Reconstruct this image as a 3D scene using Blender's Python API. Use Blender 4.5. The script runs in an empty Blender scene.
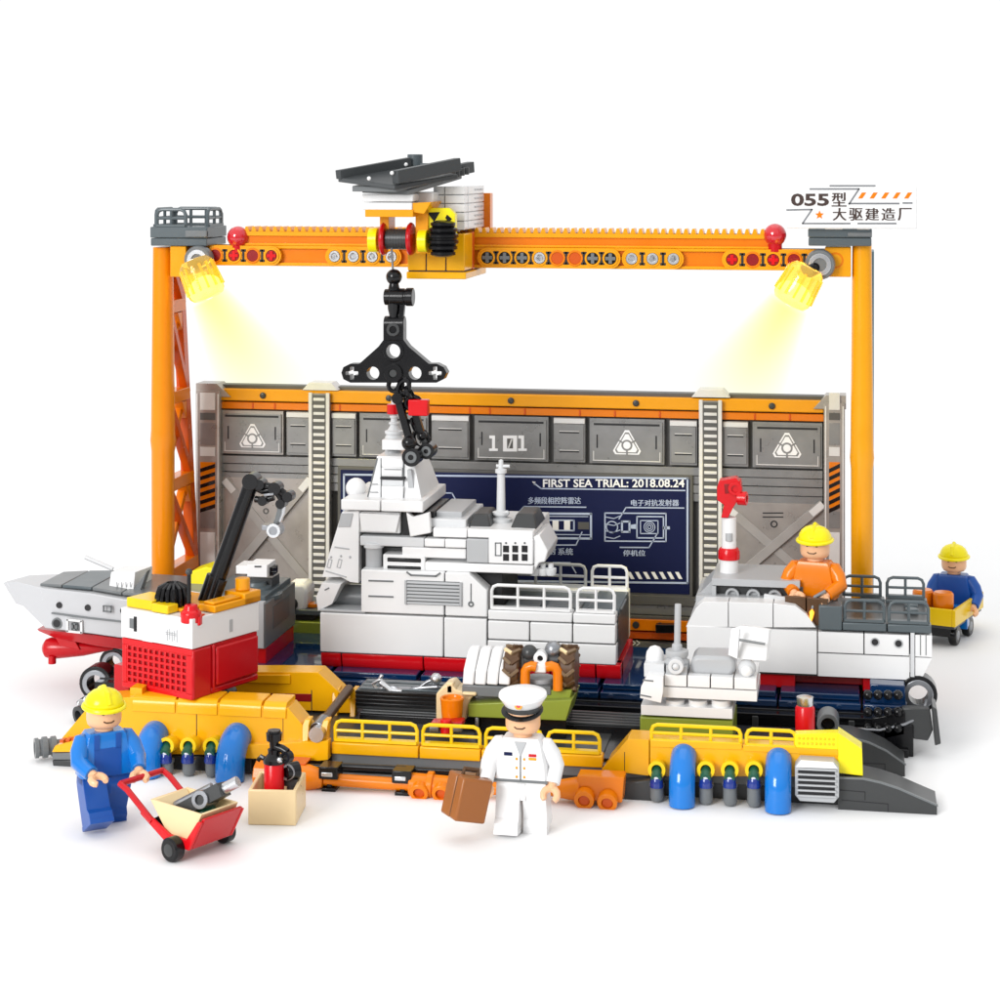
WORLD_STRENGTH = 1.0
WORLD_DIM = 0.17
EXPOSURE = 0.0
LAMPS = [('key_softbox', (-120, -235, 105), (-2, 8, 5), 110, 600000), ('top_softbox', (0, 50, 240), (0, 8, 0), 190, 70000)]
import bpy, bmesh, math, random
from mathutils import Vector, Matrix
random.seed(7)
SC = bpy.context.scene
COL = SC.collection
SC.unit_settings.scale_length = 0.008          # one unit is one stud, 8 mm
PI = math.pi

# ------------------------------------------------------------------ camera model
F, TH, D0, H = 2000.0, math.radians(10), 77.0, 24.0
HOR = 165.0
_c, _s = math.cos(TH), math.sin(TH)
CAM = Vector((_s * D0, -_c * D0, H))

def at(px, py, Y):
    "point of the vertical plane y = Y that the photograph shows at pixel px, py"
    k = (px - 500) / F
    ry = Y - CAM.y
    rx = ry * (k * _c - _s) / (_c + k * _s)
    d = -_s * rx + _c * ry
    return Vector((CAM.x + rx, Y, CAM.z - (py - HOR) * d / F))

def atz(px, py, Z):
    "point of the horizontal plane z = Z"
    d = (CAM.z - Z) * F / (py - HOR)
    u = (px - 500) / F * d
    return Vector((CAM.x + _c * u - _s * d, CAM.y + _s * u + _c * d, Z))

def rect(px0, px1, py0, py1, Y):
    m = (px0 + px1) / 2
    a, b = at(px0, py0, Y), at(px1, py1, Y)
    return a.x, b.x, at(m, py1, Y).z, at(m, py0, Y).z      # x0 x1 z0 z1

# ------------------------------------------------------------------ materials
MATS = {}
def mat(name, rgb, rough=0.28, metal=0.0, spec=0.36, wear=0.06, trans=0.0, coat=0.0, emit=None, estr=0.0, var=0.05):
    m = bpy.data.materials.new(name); m.use_nodes = True
    nt = m.node_tree; b = nt.nodes['Principled BSDF']
    b.inputs['Roughness'].default_value = rough
    b.inputs['Metallic'].default_value = metal
    b.inputs['Specular IOR Level'].default_value = spec
    b.inputs['Transmission Weight'].default_value = trans
    b.inputs['Coat Weight'].default_value = coat
    tc = nt.nodes.new('ShaderNodeTexCoord')
    n1 = nt.nodes.new('ShaderNodeTexNoise'); n1.inputs['Scale'].default_value = 1.3; n1.inputs['Detail'].default_value = 4
    nt.links.new(tc.outputs['Object'], n1.inputs['Vector'])
    mr = nt.nodes.new('ShaderNodeMapRange')
    mr.inputs['To Min'].default_value = max(0.03, rough - wear); mr.inputs['To Max'].default_value = rough + wear
    nt.links.new(n1.outputs['Fac'], mr.inputs['Value']); nt.links.new(mr.outputs['Result'], b.inputs['Roughness'])
    mx = nt.nodes.new('ShaderNodeMixRGB')
    mx.inputs['Color1'].default_value = (*[v * (1 - var) for v in rgb], 1)
    mx.inputs['Color2'].default_value = (*[min(1, v * (1 + var)) for v in rgb], 1)
    nt.links.new(n1.outputs['Fac'], mx.inputs['Fac']); nt.links.new(mx.outputs['Color'], b.inputs['Base Color'])
    if emit:
        b.inputs['Emission Color'].default_value = (*emit, 1); b.inputs['Emission Strength'].default_value = estr
    MATS[name] = m
    return m
mat('white', (.78, .78, .78), .22, var=.01)
mat('offwhite', (.62, .63, .64), .25, var=.01)
mat('pale', (.42, .43, .44), .3, var=.01, wear=.015)
mat('lgrey', (.30, .31, .32), .3)
mat('grey', (.15, .16, .165), .3)
mat('bluegrey', (.085, .105, .115), .3)
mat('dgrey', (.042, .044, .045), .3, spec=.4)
mat('black', (.005, .005, .006), .2, wear=.05, spec=.35)
mat('seam', (.02, .02, .022), .6)
mat('red', (.50, .004, .009), .22)
mat('brightred', (.62, .004, .009), .22)
mat('darkred', (.25, .008, .01), .25)
mat('orange', (.74, .19, .002), .2)
mat('deeporange', (.58, .085, .004), .25)
mat('amber', (.80, .33, .003), .22)
mat('yellow', (.82, .54, .003), .22)
mat('lemon', (.86, .74, .006), .22)
mat('tan', (.78, .60, .34), .3)
mat('brown', (.30, .10, .022), .3)
mat('dbrown', (.09, .045, .02), .35)
mat('olive', (.24, .29, .035), .3)
mat('blue', (.002, .165, .56), .15, coat=.4)
mat('gold', (.84, .41, .003), .22)
mat('bowgrey', (.50, .505, .52), .25, var=.01)
mat('bluesteel', (.14, .26, .33), .3)
mat('workblue', (.008, .075, .34), .3)
mat('navy', (.004, .008, .052), .5, spec=.2)
mat('darkgreen', (.01, .09, .05), .3)
mat('skin', (.80, .46, .26), .3)
mat('transblue', (.004, .035, .12), .08, trans=.3, coat=.5)
mat('silver', (.62, .63, .65), .25, metal=.9)
mat('steel', (.30, .31, .33), .3, metal=.8)
mat('sticker', (.88, .88, .88), .4)
mat('inkline', (.45, .52, .68), .5)
mat('wallgrey', (.25, .248, .243), .3, metal=.35, var=.2, wear=.1)
mat('wallwarm', (.36, .33, .305), .3, metal=.35, var=.2, wear=.1)
mat('walldark', (.10, .097, .092), .45, var=.15)
mat('wallbrace', (.34, .32, .30), .3, var=.12)
mat('wallpale', (.68, .67, .65), .3, var=.1)
mat('ink', (.045, .025, .02), .5)
mat('lampglass', (.98, .62, .10), .08, trans=.75, emit=(1.0, .55, .03), estr=.25)
mat('lampglow', (1, .95, .5), .4, emit=(1, .93, .35), estr=3.0)
mat('redglass', (.55, .01, .02), .05, coat=1.0)
mat('flame', (.9, .3, .02), .4, emit=(1, .35, .03), estr=2.0)

# ------------------------------------------------------------------ mesh builder
class MB:
    def __init__(s, M=None):
        s.v, s.f, s.m, s.M, s.names = [], [], [], M or Matrix.Identity(4), []
    def mi(s, m):
        if m not in s.names: s.names.append(m)
        return s.names.index(m)
    def add(s, vs, fs, m):
        o = len(s.v); i = s.mi(m)
        s.v += [s.M @ Vector(v) for v in vs]
        for f in fs: s.f.append([o + k for k in f]); s.m.append(i)
        return s
    def box(s, x0, x1, y0, y1, z0, z1, m, R=None):
        vs = [(x, y, z) for x in (x0, x1) for y in (y0, y1) for z in (z0, z1)]
        if R is not None:
            c = Vector(((x0+x1)/2, (y0+y1)/2, (z0+z1)/2)); vs = [c + R @ (Vector(v) - c) for v in vs]
        return s.add(vs, [(0,1,3,2),(4,6,7,5),(0,4,5,1),(2,3,7,6),(0,2,6,4),(1,5,7,3)], m)
    def rb(s, px0, px1, py0, py1, Y, dep, m):
        x0, x1, z0, z1 = rect(px0, px1, py0, py1, Y)
        return s.box(x0, x1, Y, Y + dep, z0, z1, m)
    def prism(s, pts, d, m):
        "closed polygon of 3-D points swept along vector d"
        pts = [Vector(p) for p in pts]; d = Vector(d); n = len(pts)
        nrm = Vector((0,0,0))
        for i in range(n): nrm += pts[i].cross(pts[(i+1) % n])
        if nrm.dot(d) > 0: pts.reverse()
        vs = pts + [p + d for p in pts]
        fs = [tuple(range(n)), tuple(range(2*n-1, n-1, -1))] + [(i, n+i, n+(i+1) % n, (i+1) % n) for i in range(n)]
        fs = [fs[0], fs[1]] + [tuple(reversed(f)) for f in fs[2:]]
        return s.add(vs, [tuple(f) for f in fs], m)
    def pp(s, poly, Y, dep, m):
        return s.prism([at(a, b, Y) for a, b in poly], (0, dep, 0), m)
    def xz(s, poly, y0, y1, m):
        return s.prism([(a, y0, b) for a, b in poly], (0, y1 - y0, 0), m)
    def loft(s, rings, m, caps=True, closed=True):
        n = len(rings[0]); vs = [v for r in rings for v in r]; fs = []
        for k in range(len(rings)-1):
            for i in range(n if closed else n-1):
                j = (i+1) % n; fs.append((k*n+i, k*n+j, (k+1)*n+j, (k+1)*n+i))
        if caps: fs += [tuple(range(n-1, -1, -1)), tuple(range((len(rings)-1)*n, len(rings)*n))]
        return s.add(vs, fs, m)
    def lathe(s, p, axis, prof, m, seg=20, caps=True):
        "prof: (distance along axis, radius) pairs from point p"
        p = Vector(p); a = Vector(axis).normalized()
        u = a.orthogonal().normalized(); w = a.cross(u)
        rings = [[p + a*t + (u*math.cos(2*PI*i/seg) + w*math.sin(2*PI*i/seg))*max(r, .002) for i in range(seg)] for t, r in prof]
        return s.loft(rings, m, caps)
    def cyl(s, a, b, r, m, r1=None, seg=20):
        a, b = Vector(a), Vector(b); L = (b-a).length
        return s.lathe(a, b-a, [(0, r), (L, r if r1 is None else r1)], m, seg)
    def ring(s, c, axis, ro, ri, L, m, seg=24):
        return s.lathe(c, axis, [(0, ri), (0, ro), (L, ro), (L, ri), (0, ri)], m, seg, False)
    def ball(s, c, r, m, seg=20, sq=1.0, axis=(0,0,1)):
        n = seg//2
        return s.lathe(c, axis, [(-r*sq*math.cos(PI*i/n), r*math.sin(PI*i/n)) for i in range(n+1)], m, seg)
    def tube(s, pts, r, m, seg=10):
        pts = [Vector(p) for p in pts]; rings = []
        t0 = (pts[1]-pts[0]).normalized(); u = t0.orthogonal().normalized()
        for i, p in enumerate(pts):
            t = (pts[min(i+1, len(pts)-1)] - pts[max(i-1, 0)]).normalized()
            u = (u - t*u.dot(t)).normalized(); w = t.cross(u)
            rr = r[i] if isinstance(r, (list, tuple)) else r
            rings.append([p + (u*math.cos(2*PI*k/seg) + w*math.sin(2*PI*k/seg))*rr for k in range(seg)])
        return s.loft(rings, m)
    def bar(s, a, b, w, h, m, up=(0,0,1)):
        "rectangular bar from a to b"
        a, b = Vector(a), Vector(b); t = (b-a).normalized()
        u = t.cross(Vector(up)).normalized(); v = u.cross(t)
        R = lambda p: [p + u*w/2*i + v*h/2*j for i, j in ((-1,-1),(1,-1),(1,1),(-1,1))]
        return s.loft([R(a), R(b)], m)
    def stud(s, x, y, z, m, r=.3, h=.2):
        return s.cyl((x,y,z), (x,y,z+h), r, m, seg=16)
    def studs(s, x0, x1, y0, y1, z, m):
        nx, ny = max(1, round(x1-x0)), max(1, round(y1-y0))
        for i in range(nx):
            for j in range(ny): s.stud(x0+(i+.5)*(x1-x0)/nx, y0+(j+.5)*(y1-y0)/ny, z, m)
        return s
    def tiles(s, xs, zs, Y, dep, m, gap=.05):
        "front skin of butted bricks with thin dark joints"
        for i in range(len(xs)-1):
            for j in range(len(zs)-1):
                s.box(xs[i]+gap/2, xs[i+1]-gap/2, Y, Y+dep, zs[j]+gap/2, zs[j+1]-gap/2, m)
        return s
    def rail(s, a, b, h, n, m, r=.085):
        "bar fence between a and b, n bays"
        a, b = Vector(a), Vector(b); t = (b-a).normalized(); z = Vector((0,0,h)); q = min(.25, h*.35)
        pts = [a, a + Vector((0,0,h-q)), a + Vector((0,0,h-q*.3)) + t*q*.3, a + z + t*q, b + z - t*q, b + Vector((0,0,h-q*.3)) - t*q*.3, b + Vector((0,0,h-q)), b]
        s.tube(pts, r, m, 8)
        s.tube([a + z*.5, b + z*.5], r*.85, m, 8)
        for i in range(1, n): p = a.lerp(b, i/n); s.tube([p, p+z], r*.9, m, 8)
        s.bar(a + Vector((0,0,.06)), b + Vector((0,0,.06)), .3, .12, m)
        return s
    def text(s, st, px0, px1, py0, py1, Y, m, bold=.0, dep=.02):
        if any(ord(ch) > 0x2e80 for ch in st):          # thick strokes: the same glyphs set twice, a hair apart
            if bold > 0:
                w = (px1-px0)/max(1, len(st))*.05
                s.text(st, px0, px1-w, py0, py1, Y, m, 0, dep); s.text(st, px0+w, px1, py0, py1, Y, m, 0, dep*.8); return s
        vs, fs = glyphs(st, bold)
        xs, ys = [v[0] for v in vs], [v[1] for v in vs]
        ax, bx, ay, by = min(xs), max(xs), min(ys), max(ys)
        p, q = at(px0, py1, Y), at(px1, py0, Y); zr = at(px1, py1, Y).z - p.z
        out = []
        for v in vs:
            f = (v[0]-ax)/(bx-ax); g = (v[1]-ay)/(by-ay)
            out.append((p.x + (q.x-p.x)*f, Y - dep*(1 if v[2] > 0 else 0), p.z + zr*f + (q.z - p.z - zr)*g))
        return s.add(out, fs, m)
    def line(s, pts, Y, w, m, dep=.02):
        P = [at(a, b, Y) for a, b in pts]
        for i in range(len(P)-1): s.bar(P[i], P[i+1], dep*2, w, m, up=(0,0,1) if abs((P[i+1]-P[i]).normalized().z) < .95 else (1,0,0)) if False else s._ln(P[i], P[i+1], Y, w, m, dep)
        return s
    def _ln(s, a, b, Y, w, m, dep):
        t = (b-a).normalized(); n = Vector((-t.z, 0, t.x))*w/2; e = t*w*.3
        return s.prism([a-e+n, b+e+n, b+e-n, a-e-n], (0, -dep, 0), m)
    def build(s, name, root=None, parent=None, bevel=.045, ang=35, label=None):
        me = bpy.data.meshes.new(name)
        off = root.location if root is not None else Vector((0,0,0))
        me.from_pydata([v - off for v in s.v], [], s.f)
        for n in s.names: me.materials.append(MATS[n])
        me.polygons.foreach_set('material_index', s.m)
        bm = bmesh.new(); bm.from_mesh(me); bmesh.ops.recalc_face_normals(bm, faces=bm.faces); bm.to_mesh(me); bm.free()
        me.polygons.foreach_set('use_smooth', [True]*len(me.polygons))
        me.set_sharp_from_angle(angle=math.radians(ang)); me.update()
        o = bpy.data.objects.new(name, me); COL.objects.link(o)
        o.parent = parent or root
        if bevel:
            b = o.modifiers.new('bevel', 'BEVEL'); b.width = bevel; b.segments = 2; b.limit_method = 'ANGLE'; b.angle_limit = math.radians(40)
        if label: o['label'] = label
        return o

_G = {}
def glyphs(st, bold):
    if (st, bold) not in _G:
        cu = bpy.data.curves.new('lettering', 'FONT'); cu.body = st; cu.extrude = .02; cu.offset = bold; cu.resolution_u = 3
        ob = bpy.data.objects.new('lettering', cu); COL.objects.link(ob)
        dg = bpy.context.evaluated_depsgraph_get(); e = ob.evaluated_get(dg); me = e.to_mesh()
        _G[(st, bold)] = ([tuple(v.co) for v in me.vertices], [tuple(p.vertices) for p in me.polygons])
        e.to_mesh_clear(); bpy.data.objects.remove(ob); bpy.data.curves.remove(cu)
    return _G[(st, bold)]

def thing(name, label, cat, loc=(0,0,0), group=None):
    o = bpy.data.objects.new(name, None); COL.objects.link(o); o.location = loc; o.empty_display_size = .5
    o['label'] = label; o['category'] = cat
    if group: o['group'] = group
    return o
def tag(o, label, cat, group=None):
    o['label'] = label; o['category'] = cat
    if group: o['group'] = group
    return o

def hole(mb, x, z, Y, m, r=.34, inner='seam'):
    mb.ring((x, Y-.05, z), (0,1,0), r+.09, r, .1, m, 20); mb.cyl((x, Y-.02, z), (x, Y+.02, z), r, inner, seg=20)
def cross(mb, x, z, Y, m, r=.24):
    mb.box(x-r, x+r, Y-.05, Y, z-.08, z+.08, m); mb.box(x-.08, x+.08, Y-.055, Y, z-r, z+r, m)
def pin(mb, x, z, Y, m='silver', r=.3):
    mb.lathe((x, Y, z), (0,-1,0), [(0, r), (.1, r), (.1, r*.6), (.02, r*.55)], m, 18)

def plate2d(outer, holes, y0, y1, m, mb):
    "flat plate in the x-z plane with real through holes"
    cu = bpy.data.curves.new('plate', 'CURVE'); cu.dimensions = '2D'; cu.fill_mode = 'BOTH'; cu.extrude = abs(y1-y0)/2
    for poly in [outer] + holes:
        sp = cu.splines.new('POLY'); sp.points.add(len(poly)-1); sp.use_cyclic_u = True
        for p, q in zip(sp.points, poly): p.co = (q[0], q[1], 0, 1)
    ob = bpy.data.objects.new('plate', cu); COL.objects.link(ob)
    e = ob.evaluated_get(bpy.context.evaluated_depsgraph_get()); me = e.to_mesh()
    ym = (y0+y1)/2
    mb.add([(v.co.x, ym - v.co.z, v.co.y) for v in me.vertices], [tuple(p.vertices) for p in me.polygons], m)
    e.to_mesh_clear(); bpy.data.objects.remove(ob); bpy.data.curves.remove(cu)
def circ(x, z, r, n=16): return [(x + r*math.cos(2*PI*i/n), z + r*math.sin(2*PI*i/n)) for i in range(n)]
def plus(x, z, r, w): return [(x-w,z-r),(x+w,z-r),(x+w,z-w),(x+r,z-w),(x+r,z+w),(x+w,z+w),(x+w,z+r),(x-w,z+r),(x-w,z+w),(x-r,z+w),(x-r,z-w),(x-w,z-w)]
def capsule(x0, x1, z, r, n=8):
    return [(x0 + r*math.cos(PI/2 + PI*i/n), z + r*math.sin(PI/2 + PI*i/n)) for i in range(n+1)] + \
           [(x1 + r*math.cos(-PI/2 + PI*i/n), z + r*math.sin(-PI/2 + PI*i/n)) for i in range(n+1)]

# ================================================================== setting
g = MB(); g.box(-170, 170, -76, 85, -.4, 0, 'floor' if 'floor' in MATS else 'white')
mat('floor', (.875, .88, .885), .55, spec=.2, var=.004)
g.names = ['floor']
ground = g.build('ground', bevel=0); ground['kind'] = 'structure'

# ================================================================== gantry crane
mat('towerorange', (.80, .245, .002), .2)
GY = 15.5
xl, xr = at(163, 400, GY).x, at(862, 400, GY).x
gc = thing('gantry_crane', 'orange gantry crane on two lattice towers, straddling the grey wall', 'gantry crane', (xl, GY, 0))
zt = at(165, 247, GY).z
def tower(x, k):
    m = MB(); tc_ = 'towerorange' if x < 0 else 'amber'; zk = at(160, 440, GY).z
    m.lathe((x, GY, 0), (0,0,1), [(a_, r_*k) for a_, r_ in ((0, .58), (.5,.58), (zk-.5, .60), (zk, .66), (zk+.5, .62), (zt + (0 if x < 0 else .42), .52))], tc_, 24)
    return m.build('tower', gc, bevel=.02)
for x in (xl, xr):
    t = tower(x, .92 if x < 0 else .82)
    b = MB(); yb0, yb1 = GY+4.9, GY+1.9; xo = 0 if x < 0 else .3
    zs = [.6, 4.3, 8.6, 12.8, 17.2, zt-.3]
    yb = lambda z: yb0 + (yb1-yb0)*z/zt
    b.bar((x+xo, yb(0), 0), (x+xo, yb(zt), zt), .5, .6, 'deeporange' if x < 0 else 'bluesteel', up=(0,1,0))
    for z in zs: b.bar((x, GY, z), (x, yb(z), z), .7, .6, 'orange')
    for i in range(len(zs)-1):
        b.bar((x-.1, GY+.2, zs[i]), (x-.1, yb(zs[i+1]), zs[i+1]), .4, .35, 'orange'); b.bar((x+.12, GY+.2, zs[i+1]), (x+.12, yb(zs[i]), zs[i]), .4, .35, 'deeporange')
        zc = zs[i+1]-.35; ye = yb(zc)
        b.prism([(x-.25, ye-.3, zc), (x-.25, ye-1.0, zc), (x-.25, ye-.3, zc-.9)], (.5,0,0), 'orange')
    b.build('lattice_brace', gc, t, bevel=.03)
    f = MB(); f.box(x-.9, x+.9, GY-.9, GY+5.2, 0, .45, 'dgrey'); f.build('foot_plate', gc, t)

# --- cross beam
bm_ = MB(); BY = GY-.3
x0, x1, z0, z1 = rect(190, 846, 248, 266, BY)
ztop = at(500, 247, BY).z; zbot = at(500, 268, BY).z
bm_.box(x0, x1, BY+.15, BY+.85, zbot, ztop, 'orange')
bm_.box(x0, x1, BY, BY+1, zbot, zbot+.16, 'amber'); bm_.box(x0, x1, BY, BY+1, ztop-.16, ztop, 'amber')
beam = bm_.build('cross_beam', gc)
def zc(px): return (ztop+zbot)/2
hr = .28
def lift(px0, px1, kinds, name='connector_strip'):
    m = MB(); a, b = at(px0, 257, BY).x, at(px1, 257, BY).x; z = zc(0); r = (ztop-zbot)/2-.02
    plate2d(capsule(a+r, b-r, z, r), [], BY-.16, BY+.1, 'amber', m)
    n = len(kinds)
    for i, k in enumerate(kinds):
        x = a + r + (b-a-2*r)*i/(n-1)
        if k == 'r': hole(m, x, z, BY-.16, 'amber', hr, 'darkred'); cross(m, x, z, BY-.18, 'brightred', .22)
        elif k == 'h': hole(m, x, z, BY-.16, 'orange', hr, 'darkred')
        elif k == 'w': hole(m, x, z, BY-.16, 'amber', hr, 'steel'); pin(m, x, z, BY-.16, 'silver', .26)
        elif k == 'k': hole(m, x, z, BY-.16, 'amber', hr, 'black'); cross(m, x, z, BY-.19, 'grey', .24)
        elif k == 'o': hole(m, x, z, BY-.16, 'orange', hr, 'deeporange')
        if i < n-1:
            xm = x + (b-a-2*r)/(n-1)/2
            m.box(xm-.06, xm+.06, BY-.18, BY-.1, z-.3, z+.3, 'seam'); m.box(xm-.13, xm+.13, BY-.18, BY-.1, z+.18, z+.3, 'seam'); m.box(xm-.13, xm+.13, BY-.18, BY-.1, z-.3, z-.18, 'seam')
    m.build(name, gc, beam, bevel=.02)
lift(207, 282, 'hrhr'); lift(326, 402, 'wwww'); lift(478, 621, 'kkkwookk'); lift(622, 684, 'www'); lift(722, 846, 'rhrhro')
rk = MB()
a, b = at(243, 235, BY).x, at(774, 235, BY).x; z1 = at(500, 233, BY).z; zm = at(500, 239, BY).z
rk.box(a, b, BY+.1, BY+.9, ztop, z1, 'orange'); rk.box(a, b, BY-.02, BY+1.02, z1-.2, z1, 'amber'); rk.box(a, b, BY-.02, BY+1.02, ztop, ztop+.1, 'amber')
n = 72
for i in range(n):
    x = a + (b-a)*(i+.5)/n; w = (b-a)/n*.3
    rk.prism([(x-w*1.2, BY, z1), (x-w*.55, BY, z1+.24), (x+w*.55, BY, z1+.24), (x+w*1.2, BY, z1)], (0, 1, 0), 'amber')
rk.build('gear_rack', gc, beam, bevel=.015)
for px, py in ((238, 237), (775, 235)):
    m = MB(); p = at(px, py, BY+.1); m.ball(p, .52, 'redglass'); m.cyl(p - Vector((0,0,.75)), p - Vector((0,0,.3)), .32, 'red'); m.build('end_stop', gc, beam, bevel=0)

# --- platforms on the tower heads
def platform(pxa, pxb, pya, pyb, dep, railing):
    Yp = GY-.9
    m = MB(); x0, x1, z0, z1 = rect(pxa, pxb, pya, pyb, Yp)
    m.box(x0, x1, Yp, Yp+dep, z0+.38, z1, 'bluegrey'); m.box(x0+.02, x1-.02, Yp+.02, Yp+dep-.02, z0, z0+.36, 'bluegrey')
    xm = x0 + (x1-x0)*.62; m.box(xm, x1, Yp-.06, Yp+.2, z0+.42, z1-.15, 'grey')
    p = m.build('platform', gc)
    if railing:
        r = MB(); h = .82
        for a_, b_, k in (((x0+.3, Yp+.15), (x1-1.1, Yp+.15), 2), ((x0+.3, Yp+dep-.2), (x1-.2, Yp+dep-.2), 3), ((x0+.2, Yp+.3), (x0+.2, Yp+dep-.3), 2), ((x1-.2, Yp+.7), (x1-.2, Yp+dep-.3), 2)):
            r.rail((*a_, z1), (*b_, z1), h, k, 'bluegrey', .09)
        r.build('railing', gc, p, bevel=0)
    return x0, x1, z0, z1, Yp
PL = platform(150, 207, 227, 246, 3.0, True)
PR = platform(808, 872, 229, 246, 3.0, False)
m = MB(); m.rb(170, 186, 246, 277, GY-.75, 1.2, 'amber'); m.build('corner_block', gc)
m = MB(); m.rb(825, 851, 247, 277, GY-.5, 1.2, 'amber'); m.build('corner_block', gc)

# ================================================================== sign board
SY = GY-1.3
p = at(852, 226, SY)
sg = thing('sign_board', 'white printed sign board with orange stripes, on the right tower head', 'sign', (p.x, SY, PR[3]))
m = MB(); m.rb(787, 917, 185, 228.5, SY, .3, 'white'); bd = m.build('board', sg)
m = MB(); W = .055; Y_ = SY-.002
for l in (((810,189),(859,189),(849,204)), ((849,203.5),(899,203.5)), ((903,203),(912,203)), ((786.8,210),(812,209.5),(802.5,223.5),(850,223.5)), ((858,223.5),(896,223.5)), ((830,185.8),(875,185.8))):
    m.line(l, Y_, .07, 'steel', .012)
m.text('055', 791, 829, 193.5, 206, Y_, 'ink', .03); m.text('型', 831.5, 846.5, 192.5, 206.5, Y_, 'ink', .035)
for i, ch in enumerate('大驱建造厂'): m.text(ch, 832.5+16.3*i, 846.5+16.3*i, 208, 220.5, Y_, 'ink' if i < 4 else 'ink', .035)
for i in range(5):
    x = 858+11.5*i; m.pp([(x, 198.5), (x+4, 192.5), (x+8.3, 192.5), (x+4.3, 198.5)], Y_-.014, .014, 'orange')
st = [(819.5 + (4.6 if i % 2 == 0 else 2.1)*math.sin(PI*i/5), 215 - (4.6 if i % 2 == 0 else 2.1)*math.cos(PI*i/5)) for i in range(10)]
m.pp(st, Y_-.014, .014, 'orange')
m.build('lettering', sg, bd, bevel=0)
m = MB(); m.box(p.x-1.2, p.x-.4, SY+.3, SY+.55, PR[3]-.02, PR[3]+1.2, 'white'); m.box(p.x+.2, p.x+.8, SY+.3, SY+.55, PR[3]-.02, PR[3]+1.2, 'white'); m.build('bracket', sg)

# ================================================================== spotlights
def beam_mat(L, r0, r1):
    mt = bpy.data.materials.new('beam_tint_%d' % int(L*100)); mt.use_nodes = True; nt = mt.node_tree; nt.nodes.clear()
    out = nt.nodes.new('ShaderNodeOutputMaterial'); ab = nt.nodes.new('ShaderNodeVolumeAbsorption'); ab.inputs['Color'].default_value = (1, .995, .25, 1)  # yellow absorption tint imitates the beam's glow; the cone itself emits nothing
    tc = nt.nodes.new('ShaderNodeTexCoord'); sx = nt.nodes.new('ShaderNodeSeparateXYZ'); nt.links.new(tc.outputs['Object'], sx.inputs[0])
    def mth(op, a, b=None, clamp=False):
        n = nt.nodes.new('ShaderNodeMath'); n.operation = op; n.use_clamp = clamp
        for i, v in enumerate((a, b)):
            if v is None: continue
            if isinstance(v, (int, float)): n.inputs[i].default_value = v
            else: nt.links.new(v, n.inputs[i])
        return n.outputs[0]
    t = mth('DIVIDE', sx.outputs['Z'], L, True)
    rr = mth('SQRT', mth('ADD', mth('MULTIPLY', sx.outputs['X'], sx.outputs['X']), mth('MULTIPLY', sx.outputs['Y'], sx.outputs['Y'])))
    R = mth('ADD', mth('MULTIPLY', t, r1-r0), r0)
    q = mth('SUBTRACT', 1.0, mth('DIVIDE', rr, R), True)
    fall = mth('POWER', mth('SUBTRACT', 1.0, t, True), 1.1)
    d = mth('MULTIPLY', mth('MULTIPLY', fall, mth('POWER', q, .5)), mth('DIVIDE', .95, R))
    nt.links.new(d, ab.inputs['Density']); nt.links.new(ab.outputs[0], out.inputs['Volume'])
    MATS[mt.name] = mt
    return mt
def spotlight(label, p, q, tgt, L, r0, r1, off):
    "p: mount on the beam, q: middle of the mouth"
    t = thing('spotlight', label, 'spotlight', p, 'spotlights hung under the cross beam')
    d = (q-p).normalized(); Lb = (q-p).length
    m = MB(); m.lathe(p + Vector(off) - Vector((0, .45, 0)), (0,1,0), [(0,.3),(0,.62),(.12,.68),(.5,.68),(.6,.6),(.9,.55)], 'grey', 24); m.ring(p + Vector(off) - Vector((0,.5,0)), (0,1,0), .5, .3, .1, 'silver')
    m.cyl(p + Vector(off), p, .25, 'black'); m.build('swivel_mount', t, bevel=.02)
    m = MB(); m.lathe(p, d, [(-.35,.3),(-.3,.62),(-.1,.8),(.3,.86),(Lb-.5,.9),(Lb-.2,.86),(Lb,.72),(Lb+.06,.5),(Lb+.08,.05)], 'lampglass', 28, False)
    u = d.orthogonal().normalized(); w = d.cross(u)
    for i in range(14):
        a = 2*PI*i/14; e = u*math.cos(a)+w*math.sin(a); m.bar(p + d*.0 + e*.82, p + d*(Lb-.35) + e*.9, .1, .1, 'lampglass', up=e)
    sh = m.build('shade', t, bevel=0)
    m = MB(); m.ball(p + d*(Lb*.72), .55, 'lampglow'); m.build('bulb', t, bevel=0)
    m = MB(); bmx = beam_mat(L, r0, r1); m.lathe((0,0,0), (0,0,1), [(.02, r0), (L, r1)], bmx.name, 40); o = m.build('light_beam', None, t, bevel=0)
    dd = (tgt-q).normalized(); o.rotation_euler = dd.to_track_quat('Z', 'Y').to_euler(); o.location = q - t.location
    o.visible_shadow = True
    la = bpy.data.lights.new('lamp', 'SPOT'); la.energy = 3500; la.color = (1, .86, .35); la.spot_size = math.radians(50); la.spot_blend = .6; la.shadow_soft_size = .6
    lo = bpy.data.objects.new('lamp_light', la); COL.objects.link(lo); lo.parent = t; lo.location = q + dd*.15 - t.location; lo.rotation_euler = (-dd).to_track_quat('Z', 'Y').to_euler()
LY = GY-1.6
spotlight('amber glass spotlight beside the railed left tower head, shining down to the right', at(196, 266, LY), at(209, 297, LY), at(268, 396, LY+1.5), 7.2, .95, 2.9, (-.1, .9, .25))
spotlight('amber glass spotlight under the white sign board, shining down to the left', at(806, 273, LY), at(789, 303, LY), at(733, 398, LY+1.5), 7.0, .95, 2.8, (.6, .9, .35))

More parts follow.
